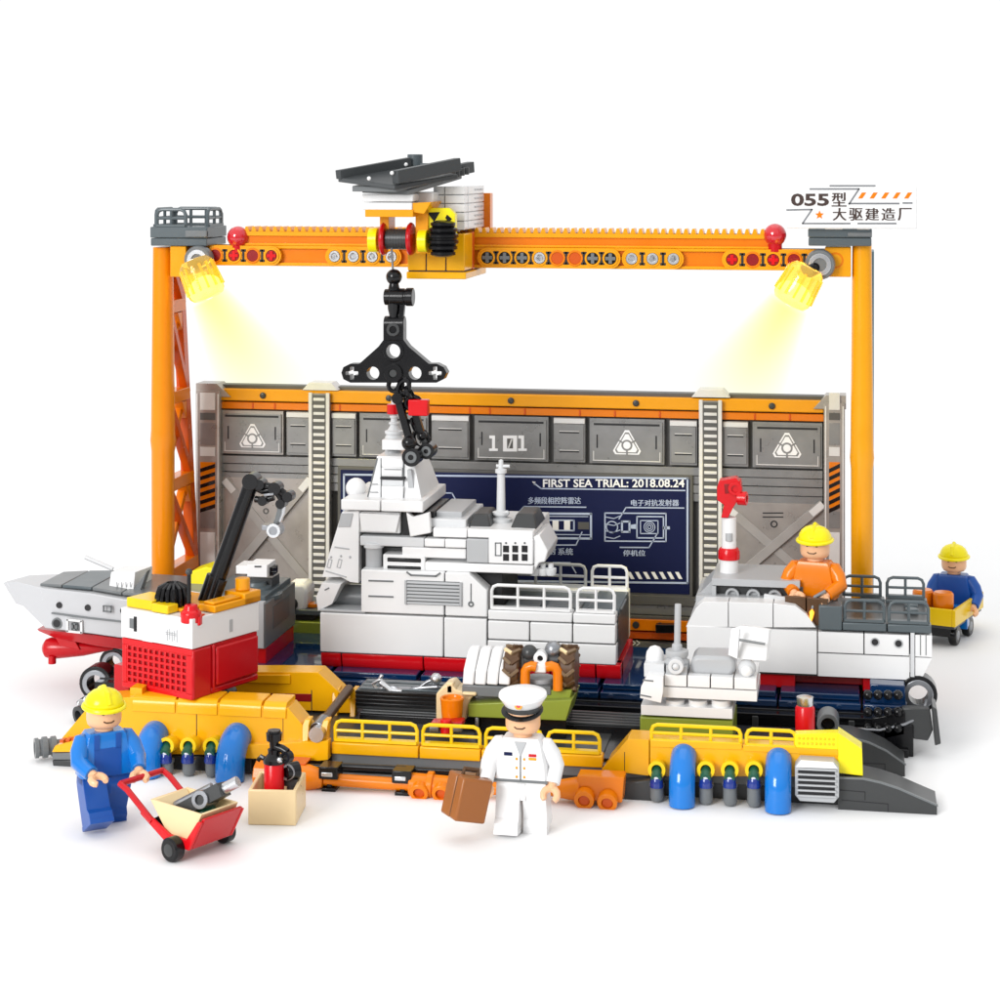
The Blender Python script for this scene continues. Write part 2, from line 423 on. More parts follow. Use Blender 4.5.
# ================================================================== trolley
TY = 12.6
p = at(435, 280, TY)
tr = thing('crane_trolley', 'yellow and white winch trolley under a dark tilted roof, riding the cross beam', 'trolley', (p.x, TY, p.z))
m = MB(); x0, x1, z0, z1 = rect(407, 465, 233, 279, TY)
m.tiles([x0, x0+(x1-x0)*.33, x0+(x1-x0)*.67, x1], [z0+.35, z1], TY, 1.9, 'gold', .05); m.box(x0+.05, x1-.05, TY+.06, TY+1.8, z0+.2, z1-.05, 'seam')
m.box(x0-.02, x1+.05, TY-.05, TY+5, z0, z0+.32, 'gold'); m.box(x1-1.5, x1, TY+1.9, TY+2.4, z0+.35, z1, 'deeporange')
m.box(x0, x1, TY+3.8, TY+4.8, z0+.35, z1, 'deeporange')
zz = at(465, 228, TY).z
body = m.build('body', tr)
m = MB(); x0, x1, z0, z1 = rect(433, 465, 186, 230, TY)
nz = 5
m.tiles([x0, x0+(x1-x0)*.36, x1], [z0+(z1-z0)*i/nz for i in range(nz+1)], TY, .8, 'white', .045)
m.box(x0+.06, x1-.06, TY+.1, TY+4.6, z0, z1-.05, 'pale')
for i in range(nz): m.box(x1-.5, x1, TY+.8, TY+4.7, z0+(z1-z0)*i/nz+.02, z0+(z1-z0)*(i+1)/nz-.02, 'white')
for i in range(5):
    for j in range(3): m.box(x1-.01, x1+.02, TY+2.3+.75*j, TY+2.9+.75*j, z0+(z1-z0)*(i+.4)/5, z0+(z1-z0)*(i+.62)/5, 'pale')
m.box(x1-.4, x1+.3, TY+4.7, TY+5.4, z0-.9, z0+1.6, 'orange')
m.build('cabin', tr)
m = MB(); WY = 10.2
x0, x1, z0, z1 = rect(362, 412, 194, 210, WY)
m.box(x0, x1, WY, WY+2.4, z0, (z0+z1)/2-.02, 'white'); m.box(x0, x1+.05, WY-.05, WY+2.4, (z0+z1)/2+.02, z1, 'white')
m.rb(411, 433, 192, 206, WY+1.2, 3, 'white')
m.build('housing', tr)
m = MB(); x0, x1, z0, z1 = rect(365, 413, 209.5, 217, WY)
m.box(x0, x1, WY, WY+2.5, z0, z1, 'amber')
xa, xb, za, zb = rect(375, 384, 217, 236, WY); m.box(xa, xb, WY+.9, WY+2.2, za-.5, zb, 'amber')
xa, xb, za, zb = rect(411, 424, 205, 252, WY); m.box(xa, xb, WY+.9, WY+2.5, za-.1, zb, 'amber')
m.pp([(411, 212), (411, 203), (431, 202), (424, 214)], WY+.1, 2.4, 'amber')
c = at(372, 240, WY+1); m.cyl(c - Vector((.1,0,0)), c + Vector((.3,0,0)), .55, 'lemon', seg=24)
c = at(432, 241, WY+.9); m.cyl(c - Vector((.6,0,0)), c + Vector((-.2,0,0)), .5, 'lemon', seg=24)
m.pp([(421, 215), (431, 208), (449, 208), (455, 214), (455, 236), (445, 242), (421, 248)], WY+1.0, .5, 'lemon')
m.pp([(427, 212.5), (440, 212), (434, 222)], WY+.97, .05, 'black'); m.pp([(447, 214.5), (452, 219), (449, 222), (445, 218)], WY+.97, .05, 'black'); m.pp([(423, 224), (427, 228), (424, 230)], WY+.97, .05, 'black')
m.build('winch_frame', tr, bevel=.04)
m = MB(); a, b = at(387, 239, WY+1), at(412, 239, WY+1)
m.cyl(a, b, .42, 'dgrey', seg=28)
for i in range(9): q = a.lerp(b, (i+.5)/9); m.ring(q-Vector((.06,0,0)), (1,0,0), .46, .35, .12, 'dgrey', 28)
dr = m.build('winch_drum', tr, bevel=0)
for px in (385, 412):
    k = MB(); q = at(px, 239, WY+1); k.lathe(q - Vector((.15,0,0)), (1,0,0), [(0,.5),(0,.68),(.07,.74),(.13,.74),(.2,.68),(.2,.5)], 'red', 30); k.build('flange', tr, dr, bevel=0)
m = MB(); c = at(443, 239, WY+.9)
m.lathe(c - Vector((0,0,.8)), (0,0,1), [(0,.3)] + [q for k in range(6) for q in ((.06+.26*k, .42+.2*math.sin(PI*(k+.6)/6.2)), (.10+.26*k, .5+.2*math.sin(PI*(k+.6)/6.2)), (.22+.26*k, .5+.2*math.sin(PI*(k+.6)/6.2)), (.26+.26*k, .42+.2*math.sin(PI*(k+.6)/6.2)))] + [(1.64,.25)], 'black', 28)
m.cyl(c + Vector((0,.3,0)), c + Vector((0,1.2,0)), .35, 'black')
m.build('ribbed_knob', tr, bevel=0)
mat('roofgrey', (.05, .055, .058), .4, spec=.3)
m = MB()                                                    # tilted helipad-like roof
A, B = at(338, 177, 9.4), at(409, 164, 12.6)
C_, D_ = at(395, 179.5, 9.0), at(458, 166.5, 12.2)
m.bar(A + Vector((0,0,.1)), B + Vector((0,0,.1)), .35, .4, 'roofgrey'); m.bar(C_ + Vector((0,0,.1)), D_ + Vector((0,0,.1)), .4, .58, 'roofgrey')
m.prism([A - Vector((0,0,.02)), C_ - Vector((0,0,.25)), D_ - Vector((0,0,.35)), B - Vector((0,0,.04))], (0,0,-.2), 'roofgrey')
m.prism([at(352, 186, 9.6), at(396, 186.5, 9.2), at(452, 173, 12.2), at(410, 171, 12.6)], (0,0,-.25), 'grey')
m.prism([at(362, 188, 9.9), at(409, 190, 9.9), at(462, 174, 13.5), at(420, 172, 13.6)], (0,0,-.22), 'grey')
m.bar(at(444, 172.5, 12.6), at(471, 167, 14.5), .4, .5, 'roofgrey')
for i in range(4): q = at(452+4.5*i, 178-1.1*i, 12.7+.3*i); m.cyl(q, q + Vector((0,0,.35)), .17, 'dgrey')
q = at(415, 162, 13); m.cyl(q - Vector((0,0,.5)), q + Vector((0,0,.35)), .35, 'bluegrey'); m.box(q.x-.7, q.x+.9, 12.8, 13.3, q.z-.6, q.z-.05, 'bluegrey')
for px, py in ((406, 164.5), (369, 178.5), (392, 173)): m.ball(at(px, py, 8.9 if px != 406 else 12.2), .09, 'white')
m.build('roof', tr, bevel=.03)

# ================================================================== lifting hook
HY = 11.0
p = at(394, 262, HY)
hk = thing('lifting_hook', 'black triangular spreader with chain and claws, hanging from the trolley', 'hook', p)
m = MB(); m.cyl(at(391, 238, HY), at(393, 272, HY), .05, 'steel', seg=8); m.build('cable', hk, bevel=0)
m = MB(); c = at(394, 277, HY); m.ball(c, .36, 'black'); m.lathe(c, (0,0,-1), [(.2,.18),(.5,.26),(.7,.2),(.9,.2)], 'black')
a, b = at(385, 297, HY), at(413, 297, HY); m.cyl(a, b, .36, 'black', seg=24); m.cyl(a+Vector((.25,0,0)), a+Vector((.9,0,0)), .40, 'black'); m.cyl(b-Vector((.3,0,0)), b+Vector((.02,0,0)), .41, 'black')
m.lathe(at(394, 300, HY), (0,0,-1), [(0,.3),(.4,.28),(.9,.16),(1.2,.18)], 'black'); m.bar(at(403, 302, HY-.1), at(401, 322, HY-.1), .22, .3, 'black', up=(0,1,0))
a = at(385, 330, HY); b = at(405, 330, HY); m.box(a.x, b.x, HY-.35, HY+.35, at(395, 340, HY).z, at(395, 324, HY).z, 'black'); m.cyl(a + Vector((0,0,.28)), b + Vector((0,0,.28)), .35, 'black'); m.ring(at(395, 329, HY)+Vector((0,-.42,0)), (0,1,0), .3, .17, .1, 'dgrey')
m.build('swivel', hk, bevel=.03)
m = MB(); sc = lambda px, py: (at(px, py, HY).x, at(px, py, HY).z)
out = [sc(*q) for q in [(386,338),(404,338),(410,346),(430,363),(438,363),(445,366.5),(448,372),(445,378.5),(438,382),(352,382),(345,378.5),(343,372),(345,366.5),(352,363),(361,363),(380,346)]]
r = .26
hs = [circ(*sc(395,350.5), .32), circ(*sc(374.5,372.5), .29), circ(*sc(416.5,372.5), .29), plus(*sc(353.5,372.5), .29, .085), plus(*sc(436.5,372.5), .29, .085)]
plate2d(list(reversed(out)), hs, HY-.3, HY+.3, 'black', m)
m.ring((*sc(395,350.5)[:1], HY-.36, sc(395,350.5)[1]), (0,1,0), .48, .32, .7, 'black')
q = at(395, 372.5, HY); m.ring((q.x, HY-.45, q.z), (0,1,0), .42, .2, .9, 'black'); m.cyl((q.x, HY-.4, q.z), (q.x, HY+.4, q.z), .19, 'dgrey')
m.build('spreader_plate', hk, bevel=.03)
def link_chain(mb, pts, r, m):
    for i in range(len(pts)-1):
        a, b = pts[i], pts[i+1]; t = (b-a).normalized(); n = t.cross(Vector((0,1,0))) if i % 2 == 0 else Vector((0,1,0)); n.normalize(); c = (a+b)/2; L = (b-a).length*.62
        pl = [c + t*L*math.cos(2*PI*k/14) + n*r*1.9*math.sin(2*PI*k/14) for k in range(15)]
        mb.tube(pl, r*.62, m, 8)
m = MB(); link_chain(m, [at(x, y, HY-.1) for x, y in ((394,380),(397,390),(403,397),(408,404))], .17, 'black'); link_chain(m, [at(x, y, HY-.3) for x, y in ((400,385),(407,389),(412,398),(414,408))], .18, 'black')
m.build('chain', hk, bevel=0)
def claw(a, b, c, rb, Yc):
    m = MB(); A_, B_, C_ = at(*a, Yc), at(*b, Yc), at(*c, Yc)
    m.bar(A_, B_, .3, .34, 'black', up=(0,1,0)); m.cyl(A_ - Vector((0,.25,0)), A_ + Vector((0,.25,0)), .25, 'black'); m.bar(B_, C_, .24, .26, 'dgrey', up=(0,1,0))
    m.cyl(C_ - Vector((0,.4,0)), C_ + Vector((0,.4,0)), rb, 'black', seg=24); m.ring(C_ - Vector((0,.46,0)), (0,1,0), rb*.62, rb*.3, .1, 'grey'); m.ball(B_, .24, 'black')
    m.build('claw', hk, bevel=.02)
claw((398, 398), (409, 438), (413, 456), .42, HY-.4); claw((414, 408), (422, 436), (428, 450), .36, HY+.2)
m = MB(); c = at(409, 443, HY-.6); m.ball(c, .33, 'black'); link_chain(m, [at(x, y, HY+.4) for x, y in ((408,408),(413,420),(418,432),(424,446))], .17, 'black'); m.build('claw_joint', hk, bevel=0)
m = MB(); m.rb(408, 427.5, 400, 416, HY-.75, .5, 'brightred'); m.build('red_block', hk)

# ================================================================== backdrop wall
WY = 20.5
p = at(520, 600, WY)
wl = thing('backdrop_wall', 'long grey armoured panel wall with yellow top strip, standing under the gantry', 'wall', (p.x, WY, 0))
xL, xR = at(199, 400, WY).x, at(843, 400, WY).x
zT = at(520, 391, WY).z
m = MB(); m.box(xL, xR, WY+.35, WY+1.1, .5, zT, 'walldark'); m.box(xL-.2, xR+.2, WY-.6, WY+2, 0, .5, 'dgrey'); wb = m.build('wall_core', wl)
def W_(name, parent=wb, bevel=.03): return MB(), (lambda mb: mb.build(name, wl, parent, bevel))
def xr_(mb, px0, px1, py0, py1, y, d, m): # wall rectangle; y is how far it stands proud
    mb.rb(px0, px1, py0, py1, WY-y, d, m)
# top strips
m = MB()
zy1, zy0, zo1, zo0 = at(520, 394.5, WY).z, at(520, 406.5, WY).z, at(520, 408, WY).z, at(520, 415, WY).z
m.box(xL+.9, xR-.9, WY-.1, WY+.35, zy0, zy1, 'amber')
for px in (263, 389, 511, 636, 772): q = at(px, 400.5, WY-.1); m.lathe((q.x, WY-.1, (zy0+zy1)/2), (0,-1,0), [(0,.16),(.1,.16),(.12,.08)], 'dgrey', 14)
m.build('yellow_strip', wl)
m = MB(); m.box(xL+.9, xR-.9, WY-.02, WY+.35, zo0, zo1, 'orange')
for px in (253, 275, 340, 420, 470, 490, 525, 580, 615, 660, 755, 790): q = at(px, 411, WY); m.box(q.x-.05, q.x+.05, WY-.05, WY, zo0+.02, zo1-.02, 'deeporange')
m.build('orange_strip', wl)
# upper panel row
zu1, zu0 = at(520, 416.5, WY).z, at(520, 461, WY).z
def emblem(mb, px, py, R, Y):
    c = at(px, py, Y)
    def tri(r, cut=.13):
        P = []
        V = [Vector((math.cos(PI/2+2*PI*i/3), 0, math.sin(PI/2+2*PI*i/3)))*r for i in range(3)]
        for i in range(3):
            a, b, d = V[i-1], V[i], V[(i+1) % 3]; P += [c + b.lerp(a, cut), c + b.lerp(d, cut)]
        return P
    up = Vector((0,-.012,0))
    mb.prism(tri(R), up, 'sticker'); mb.prism([q + up*1.01 for q in tri(R*.86)], up, 'wallgrey'); mb.prism([q + up*2.02 for q in tri(R*.74)], up, 'sticker')
    mb.cyl(c + up*3.03, c + up*4, R*.30, 'wallgrey', seg=20); mb.cyl(c + up*4.03, c + up*5, R*.2, 'sticker', seg=20)
    for k in (-PI/2, PI/6, 5*PI/6):
        e = Vector((math.cos(k), 0, math.sin(k))); n = Vector((-e.z, 0, e.x))*R*.045
        a, b = c + e*R*.27 + up*3.03, c + e*R*.5 + up*3.03; mb.prism([a+n, b+n, b-n, a-n], up, 'wallgrey')
panels = [(221, 284, 'E'), (286, 311, 's'), (331, 357, 's'), (359, 429, 'p'), (431, 470, 's'), (474, 549, 'N'), (553, 586, 's'), (589, 665, 'E'), (669, 698, 's'), (722, 749, 's'), (752, 823, 'E')]
for a, b, k in panels:
    m = MB(); x0, x1 = at(a, 440, WY).x, at(b, 440, WY).x
    tone = 'wallwarm' if a < 230 else 'wallgrey'
    m.box(x0+.03, x1-.03, WY-.02, WY+.35, zu0, zu1, tone)
    if k == 's':
        m.box(x0+.1, x1-.1, WY-.1, WY, zu0+.12, zu1-.3, 'wallgrey'); m.box(x0+.05, x1-.05, WY-.12, WY, zu1-.28, zu1-.04, 'wallpale')
        xm, w = (x0+x1)/2, (x1-x0)*.3
        for z in (zu0+.5, zu1-.75): m.box(xm-w, xm+w, WY-.115, WY-.08, z, z+.07, 'seam'); m.box(xm-w, xm+w, WY-.12, WY-.08, z+.07, z+.11, 'wallpale')
    else:
        m.box(x0+.12, x1-.12, WY-.12, WY, zu0+.1, zu1-.15, 'wallgrey'); m.box(x0+.25, x1-.25, WY-.135, WY-.1, zu1-.32, zu1-.22, 'seam')
        for x in (x0+.38, x1-.45): m.box(x, x+.07, WY-.135, WY-.1, zu0+.75, zu0+1.4, 'seam')
        for x in (x0+.22, x1-.25): m.box(x, x+.04, WY-.135, WY-.1, zu0+.15, zu0+.6, 'wallpale')
        m.box(x0+.2, x1-.2, WY-.135, WY-.1, zu0+.13, zu0+.17, 'wallpale')
        pm = (a+b)/2
        if k == 'E': emblem(m, pm-(.5 if a > 700 else 0), 438.5 + (pm-251)*.0178, .9, WY-.125)
        if k == 'N':
            for ch, q in (('1', 489), ('0', 503), ('1', 518)):
                Yt = WY-.122
                if ch == '1': m.pp([(q,451),(q,448.5),(q+3,448.5),(q+3,438.5),(q+.3,438.5),(q+.3,435.5),(q+6,435.5),(q+6,448.5),(q+8.8,448.5),(q+8.8,451)], Yt-.014, .014, 'sticker')
                else:
                    m.pp([(q,451.5),(q,435.5),(q+14,435.5),(q+14,451.5)], Yt-.014, .014, 'sticker'); m.pp([(q+4,448.5),(q+4,438.5),(q+10,438.5),(q+10,448.5)], Yt-.02, .014, 'walldark'); m.pp([(q+4.6,448.2),(q+8,439),(q+9.6,439),(q+6.2,448.2)], Yt-.03, .012, 'wallpale')
    m.build('armour_panel', wl, wb, .02)
# middle grooved band
m = MB(); za = at(520, 462, WY).z; zb = at(520, 598, WY).z
x0, x1 = xL+.95, xR-.95
zz = [za - .05 - i*.42 for i in range(6)]
for i in range(4): m.box(x0, x1, WY+.02+.06*(i % 2), WY+.35, zz[i+1]+.03, zz[i], 'wallgrey')
m.build('grooved_band', wl, wb, .02)
# pillars
def pillar(pa, pb, caps, tone, kind):
    m = MB(); x0, x1 = at(pa, 500, WY).x, at(pb, 500, WY).x; zt_ = at((pa+pb)/2, caps, WY).z
    m.box(x0, x1, WY-.35, WY+.35, .5, zt_-.25, tone)
    w = (x1-x0)
    if kind == 'ladder':
        m.box(x0-.02, x0+.16, WY-.42, WY-.3, .5, zt_-.2, 'wallpale'); m.box(x1-.16, x1+.02, WY-.42, WY-.3, .5, zt_-.2, 'wallpale')
        m.box(x0+.16, x1-.16, WY-.36, WY-.3, .55, zt_-.3, 'walldark')
        m.xz([(x0-.4, zt_-.1), (x0-.05, zt_+.28), (x1+.05, zt_+.28), (x1+.4, zt_-.1)], WY-.2, WY+.9, 'wallpale')
        n = 34
        for i in range(n):
            z = .8 + (zt_-1.4)*i/(n-1); m.box(x0+.22, x1-.22, WY-.41, WY-.35, z, z+.15, 'wallpale')
    else:
        m.box(x0+.05, x0+.12, WY-.4, WY-.3, .5, zt_-.4, 'wallpale'); m.box(x1-.12, x1-.05, WY-.4, WY-.3, .5, zt_-.4, 'wallpale')
        cap = [(x0-.03, zt_+.1), (x1-.2, zt_+.1), (x1+.5, zt_-.55), (x0-.03, zt_-.55)] if pa < 300 else [(x0-.5, zt_-.55), (x0+.1, zt_+.1), (x1+.05, zt_+.1), (x1+.05, zt_-.55)]
        m.xz(cap, WY-.25, WY+1.0, 'wallwarm')
        def blk(y0, y1, t, pr=.05): a = at((pa+pb)/2, y1, WY).z; b = at((pa+pb)/2, y0, WY).z; m.box(x0+.24, x1-.24, WY-.35-pr, WY-.3, a, b, t)
        blk(392, 409, 'wallpale'); blk(412, 419, 'walldark'); blk(422, 444, 'wallgrey', .02); blk(446, 455, 'wallpale'); blk(461, 507, 'orange', .02); blk(510, 527, 'wallgrey', .02); blk(531, 570, 'wallpale')
        for i in range(6):
            z = at((pa+pb)/2, 464+8*i, WY).z; m.prism([(x0+.24, WY-.385, z-.18), (x1-.24, WY-.385, z+.08), (x1-.24, WY-.385, z-.12), (x0+.24, WY-.385, z-.38)], (0,.02,0), 'black')
    m.build('pillar', wl, wb, .025)
pillar(198, 222, 385, 'wallwarm', 'end'); pillar(311, 331, 388, 'wallgrey', 'ladder'); pillar(700, 722, 395, 'wallgrey', 'ladder'); pillar(824, 845, 397, 'wallwarm', 'end')
# braced bays
def bay(pa, pb, pt, pbm, tone, tone2):
    m = MB(); xr_(m, pa, pb, pt, pbm, 0, .35, tone)
    w = .42; A, B, C_, D = at(pa+2, pt+2, WY-.05), at(pb-1, pbm-8, WY-.05), at(pb-1, pt+1, WY-.2), at(pa+2, pbm-10, WY-.2)
    for a, b, y in ((A, B, WY-.06), (C_, D, WY-.22)):
        t = (b-a).normalized(); n = Vector((-t.z,0,t.x))*w/2
        a, b = Vector((a.x,y,a.z)), Vector((b.x,y,b.z)); m.prism([a+n*1.2, b+n*1.2, b-n*1.25, a-n*1.25], (0,.06,0), 'seam') if False else None; m.prism([a+n, b+n, b-n, a-n], (0,.16,0), tone2)
        e = Vector((0,-.012,0)); q = a + t*.75; m.prism([a+n*.8+e, q+n*.8+e, q-n*.8+e, a-n*.8+e], (0,.02,0), 'wallpale')
    cx = (pa+pb)/2+2
    if pa > 600:
        for py in (513, 517): m.line([(cx-12, py), (cx+8, py)], WY-.001, .06, 'seam')
        q = at(cx-1, 524, WY); m.ring((q.x, WY-.03, q.z), (0,1,0), .17, .11, .03, 'seam')
    q = at(cx-(20 if pa < 600 else -3), 577, WY); m.ring((q.x, WY-.03, q.z), (0,1,0), .17, .11, .03, 'seam')
    if pa < 600:
        q = at(266, 511, WY); m.ring((q.x, WY-.03, q.z), (0,1,0), .15, .09, .03, 'walldark')
    m.build('braced_bay', wl, wb, .025)
bay(222, 311, 478, 592, 'wallwarm', 'wallbrace'); bay(722, 824, 503, 598, 'wallwarm', 'wallbrace')
# lower band
m = MB(); x0, x1 = at(331, 600, WY).x, at(700, 600, WY).x
z = [at(520, q, WY).z for q in (590, 600, 610, 616)]
m.box(x0, x1, WY-.15, WY+.35, z[1]+.03, z[0], 'walldark'); m.box(x0, x1, WY-.05, WY+.35, z[2]+.03, z[1], 'wallgrey'); m.box(x0, x1, WY-.2, WY+.35, z[3], z[2], 'walldark')
x0b, x1b = xL+.9, xR-.9
q = [at(640, k, WY).z for k in (618, 629, 631, 638, 640, 655)]
m.box(x0b, x1b, WY-.3, WY+.35, q[1], q[0], 'orange'); m.box(x0b, x1b, WY-.2, WY+.35, q[3], q[2], 'deeporange'); m.box(x0b, x1b, WY-.4, WY+.35, q[5], q[4], 'walldark')
for px in (636, 660, 340, 300): c = at(px, 624, WY-.3); m.lathe((c.x, WY-.3, (q[0]+q[1])/2), (0,-1,0), [(0,.17),(.1,.17),(.12,.1)], 'seam', 14)
m.bar(at(656, 628, WY-.5), at(676, 628, WY-.5), .45, .4, 'black')
m.text('>>', 632, 640, 640, 646, WY-.402, 'wallpale', .0)
m.build('lower_band', wl, wb, .025)
# blueprint
m = MB(); bx0, bx1 = at(341, 530, WY).x, at(690, 530, WY).x; bz1, bz0 = at(520, 474, WY).z, at(520, 588, WY).z
m.box(bx0-.15, bx1+.15, WY-.1, WY+.3, bz0-.15, bz1+.15, 'walldark'); m.box(bx0, bx1, WY-.14, WY+.2, bz0, bz1, 'navy')
bp = m.build('blueprint_board', wl)
m = MB(); Yb = WY-.142
def zrel(a): return a
m.line([(344, 579), (344, 474.5), (687.5, 478.5), (687.5, 583), (344, 579)], Yb, .09, 'inkline')
m.text('FIRST SEA TRIAL: 2018.08.24', 543, 684.5, 479, 487.3, Yb, 'sticker', .02)
m.line([(534, 483), (541, 488.5), (685, 490.5)], Yb, .06, 'inkline'); m.pp([(532,481.5),(535.5,481.8),(534.5,485)], Yb-.02, .02, 'sticker')
m.text('多频段相控阵雷达', 528, 581, 497, 504, Yb, 'inkline', .02); m.line([(518, 513), (524, 506.5), (586, 507.2)], Yb, .055, 'inkline')
m.text('电子对抗发射器', 631, 679, 499.5, 506, Yb, 'inkline', .02); m.line([(619, 519), (626, 507.5), (684, 508)], Yb, .055, 'inkline')
m.text('舰桥', 431, 445.5, 484.5, 491, Yb, 'inkline', .02); m.line([(425, 492.5), (452, 493), (462, 511)], Yb, .055, 'inkline')
m.text('系统', 558, 573, 548, 555, Yb, 'inkline', .02); m.text('发射', 541, 556, 547.6, 554.6, Yb, 'inkline', .02); m.line([(550, 545), (576, 545), (582, 532)], Yb, .055, 'inkline')
m.text('停机位', 623, 645.5, 550, 556, Yb, 'inkline', .02); m.line([(620, 547.3), (649, 547.5), (657, 534)], Yb, .055, 'inkline')
m.line([(537, 513.5), (591, 513.8), (591, 538.5), (556, 538.2)], Yb, .1, 'inkline'); m.line([(540, 516.3), (588, 516.6)], Yb, .04, 'inkline')
m.line([(543, 520), (574, 520.3), (574, 530.5), (543, 530.2), (543, 520)], Yb, .07, 'inkline')
for a in (552.5, 564): m.pp([(a,520.6),(a+6,520.6),(a+6,530),(a,530)], Yb-.03, .03, 'sticker')
m.pp([(578,522),(589,522.2),(589,529.5),(578,529.3)], Yb-.02, .02, 'walldark')
m.line([(538.5, 517), (543, 521.5)], Yb, .1, 'inkline'); m.line([(538.5, 533), (543, 529)], Yb, .1, 'inkline'); m.line([(540, 525.3), (543, 525.3)], Yb, .07, 'inkline'); m.line([(543, 534.3), (590, 534.8)], Yb, .04, 'inkline')
m.line([(605, 513), (666, 513.4), (666, 541.4), (605, 541), (605, 513)], Yb, .06, 'inkline')
m.line([(637, 516.5), (663.5, 516.7), (663.5, 538), (637, 537.8), (637, 516.5)], Yb, .06, 'inkline')
m.line([(640.5, 520.5), (658, 520.6), (658, 533.6), (640.5, 533.5), (640.5, 520.5)], Yb, .045, 'inkline')
m.line([(622, 521.5), (629.5, 521.5), (629.5, 531.8), (622, 531.8), (622, 521.5)], Yb, .09, 'inkline')
m.pp([(629.8,525),(637,524),(637,529),(629.8,528.5)], Yb-.02, .02, 'inkline'); m.line([(663.5, 527.8), (669, 527.8)], Yb, .14, 'inkline')
q = at(649.5, 527, Yb); 
for r in (.28, .19, .1): m.ring((q.x, Yb-.02, q.z), (0,1,0), r, r-.035, .02, 'inkline', 24)
m.ring((at(612, 527, Yb).x, Yb-.02, at(612, 527, Yb).z), (0,1,0), .3, .25, .02, 'inkline', 24)
for k in (517, 524, 531, 537): m.line([(606, k), (614, k+1.5), (620, k-1)], Yb, .04, 'inkline')
m.line([(553, 562.5), (570, 562.7), (576, 573)], Yb, .055, 'inkline')
for i in range(7):
    a = 627+8*i; m.pp([(a,572),(a+3.6,572),(a+7.5,579),(a+3.9,579)], Yb-.02, .02, 'sticker')
m.build('blueprint_drawing', wl, bp, 0)

# ================================================================== slipway
p = at(500, 740, 8)
sw = thing('slipway_cradle', 'long black slipway cradle with dark blue translucent sleepers, under the three ship sections', 'slipway', (p.x, 8, 0))
sx0, sx1 = -19.2, 15.2
m = MB()
m.box(sx0, sx1, 7.4, 16, 0, 1.05, 'black'); m.box(sx0, sx1, 7.0, 7.9, 0, 1.45, 'black')
m.box(sx0, sx1, 7.6, 8.3, 1.05, 1.5, 'black'); m.box(sx0, sx1, 15.4, 16.2, 0, 1.5, 'black')
for i in range(9): x = sx0 + 1.2 + i*3.9; m.box(x, x+.25, 6.9, 7.0, .1, 1.35, 'dgrey')
m.box(sx0+.5, sx1-.5, 6.96, 7.02, .55, .72, 'dgrey')
m.build('track_frame', sw)
for i, (a, b) in enumerate(((245, 330), (330, 418), (418, 506), (506, 600), (600, 690), (690, 778), (778, 862), (862, 908))):
    m = MB(); xa, xb = at(a, 690, 8.2).x, at(b, 690, 8.2).x; m.box(xa+.04, xb-.04, 7.9, 15.2, 1.5, 1.78, 'transblue'); m.box(xa+.1, xb-.1, 8.3, 15, 1.8, 2.05, 'transblue')
    for k in range(int((xb-xa))): m.cyl((xa+.5+k, 8.0, 1.64), (xa+.5+k, 7.87, 1.64), .12, 'transblue', seg=10)
    m.build('sleeper', sw)
m = MB(); m.pp([(870, 684), (905, 686), (906, 706), (870, 703)], 8.1, 3, 'transblue'); m.build('sleeper', sw); m = MB(); m.pp([(300-60, 640), (318, 640), (318, 668), (245, 668)], 13.9, 1.5, 'transblue')
m.build('sleeper', sw)
def roller(px, py, Y, r=.8, name='roller'):
    m = MB(); c = at(px, py, Y); m.ring(c - Vector((0,.45,0)), (0,1,0), r, r*.52, .9, 'black', 26); m.ring(c - Vector((0,.5,0)), (0,1,0), r*.8, r*.52, .1, 'steel', 26)
    m.bar(c - Vector((0,0,r*.8)), Vector((c.x, Y, .8)), .7, .8, 'black'); m.build(name, sw, bevel=.03)
roller(99, 681, 8.2, .75); roller(117, 661, 12.5, .7); roller(918, 692, 9.4, .78)
m = MB()   # track end pieces
c = at(112, 697, 7.6); m.bar(c, c + Vector((2.6, .4, .2)), 1.0, .9, 'black'); m.pp([(76,702),(95,688),(128,680),(128,708),(100,716),(80,710)], 7.5, 1, 'black'); m.ring(at(97, 703, 7.4), (0,1,0), .5, .38, .12, 'steel', 22)
for px, py in ((82, 704), (88, 700)): m.cyl(at(px, py, 7.3), at(px, py, 7.9), .22, 'silver', seg=14)
m.build('track_end', sw)
m = MB()
for px, py, Y, r in ((84, 714, 6.0, .42), ):
    c = at(px, py, Y); a = Vector((-.5, -.75, -.1)).normalized(); m.lathe(c - a*.9, a, [(0,r*.7),(.3,r),(.45,r),(.5,r*.8),(.65,r*.8),(.7,r),(.85,r),(.9,r*.8),(1.0,r*.8),(1.05,r),(1.2,r),(1.2,r*.6),(.9,r*.55)], 'dgrey', 22)
    m.bar(c - a*.9, c - a*3.0, .5, .5, 'black')
m.build('hose_end', sw, bevel=0)
m = MB()   # buffers at the right end
m.pp([(872,718),(905,712),(905,735),(872,742)], 6.9, 1.0, 'black'); m.pp([(902,708),(930,709),(933,730),(928,741),(905,738)], 7.0, .5, 'dgrey')
m.pp([(932,706),(937,710),(941,744),(935,746)], 6.6, 1.6, 'dgrey')
m.box(sx1-.6, sx1+.6, 6.9, 9.5, 0, 1.3, 'black'); m.box(sx1-1.2, sx1+.4, 6.7, 7.6, 0, .35, 'black')
m.pp([(878,742),(892,742),(892,758),(878,758)], 6.8, .8, 'black')
m.build('buffer_stop', sw)
m = MB(); m.tube([at(840, 728, 6.7), at(880, 730, 6.7), at(905, 724, 6.9), at(922, 716, 7.2), at(926, 700, 8.6)], .06, 'steel', 8); m.build('cable', sw, bevel=0)
for px in (868, 878, 888, 898):
    for py in (695, 712, 728): MB().ball(at(px, py, 6.85), .2, 'black', 14).build('rivet', sw, bevel=0)

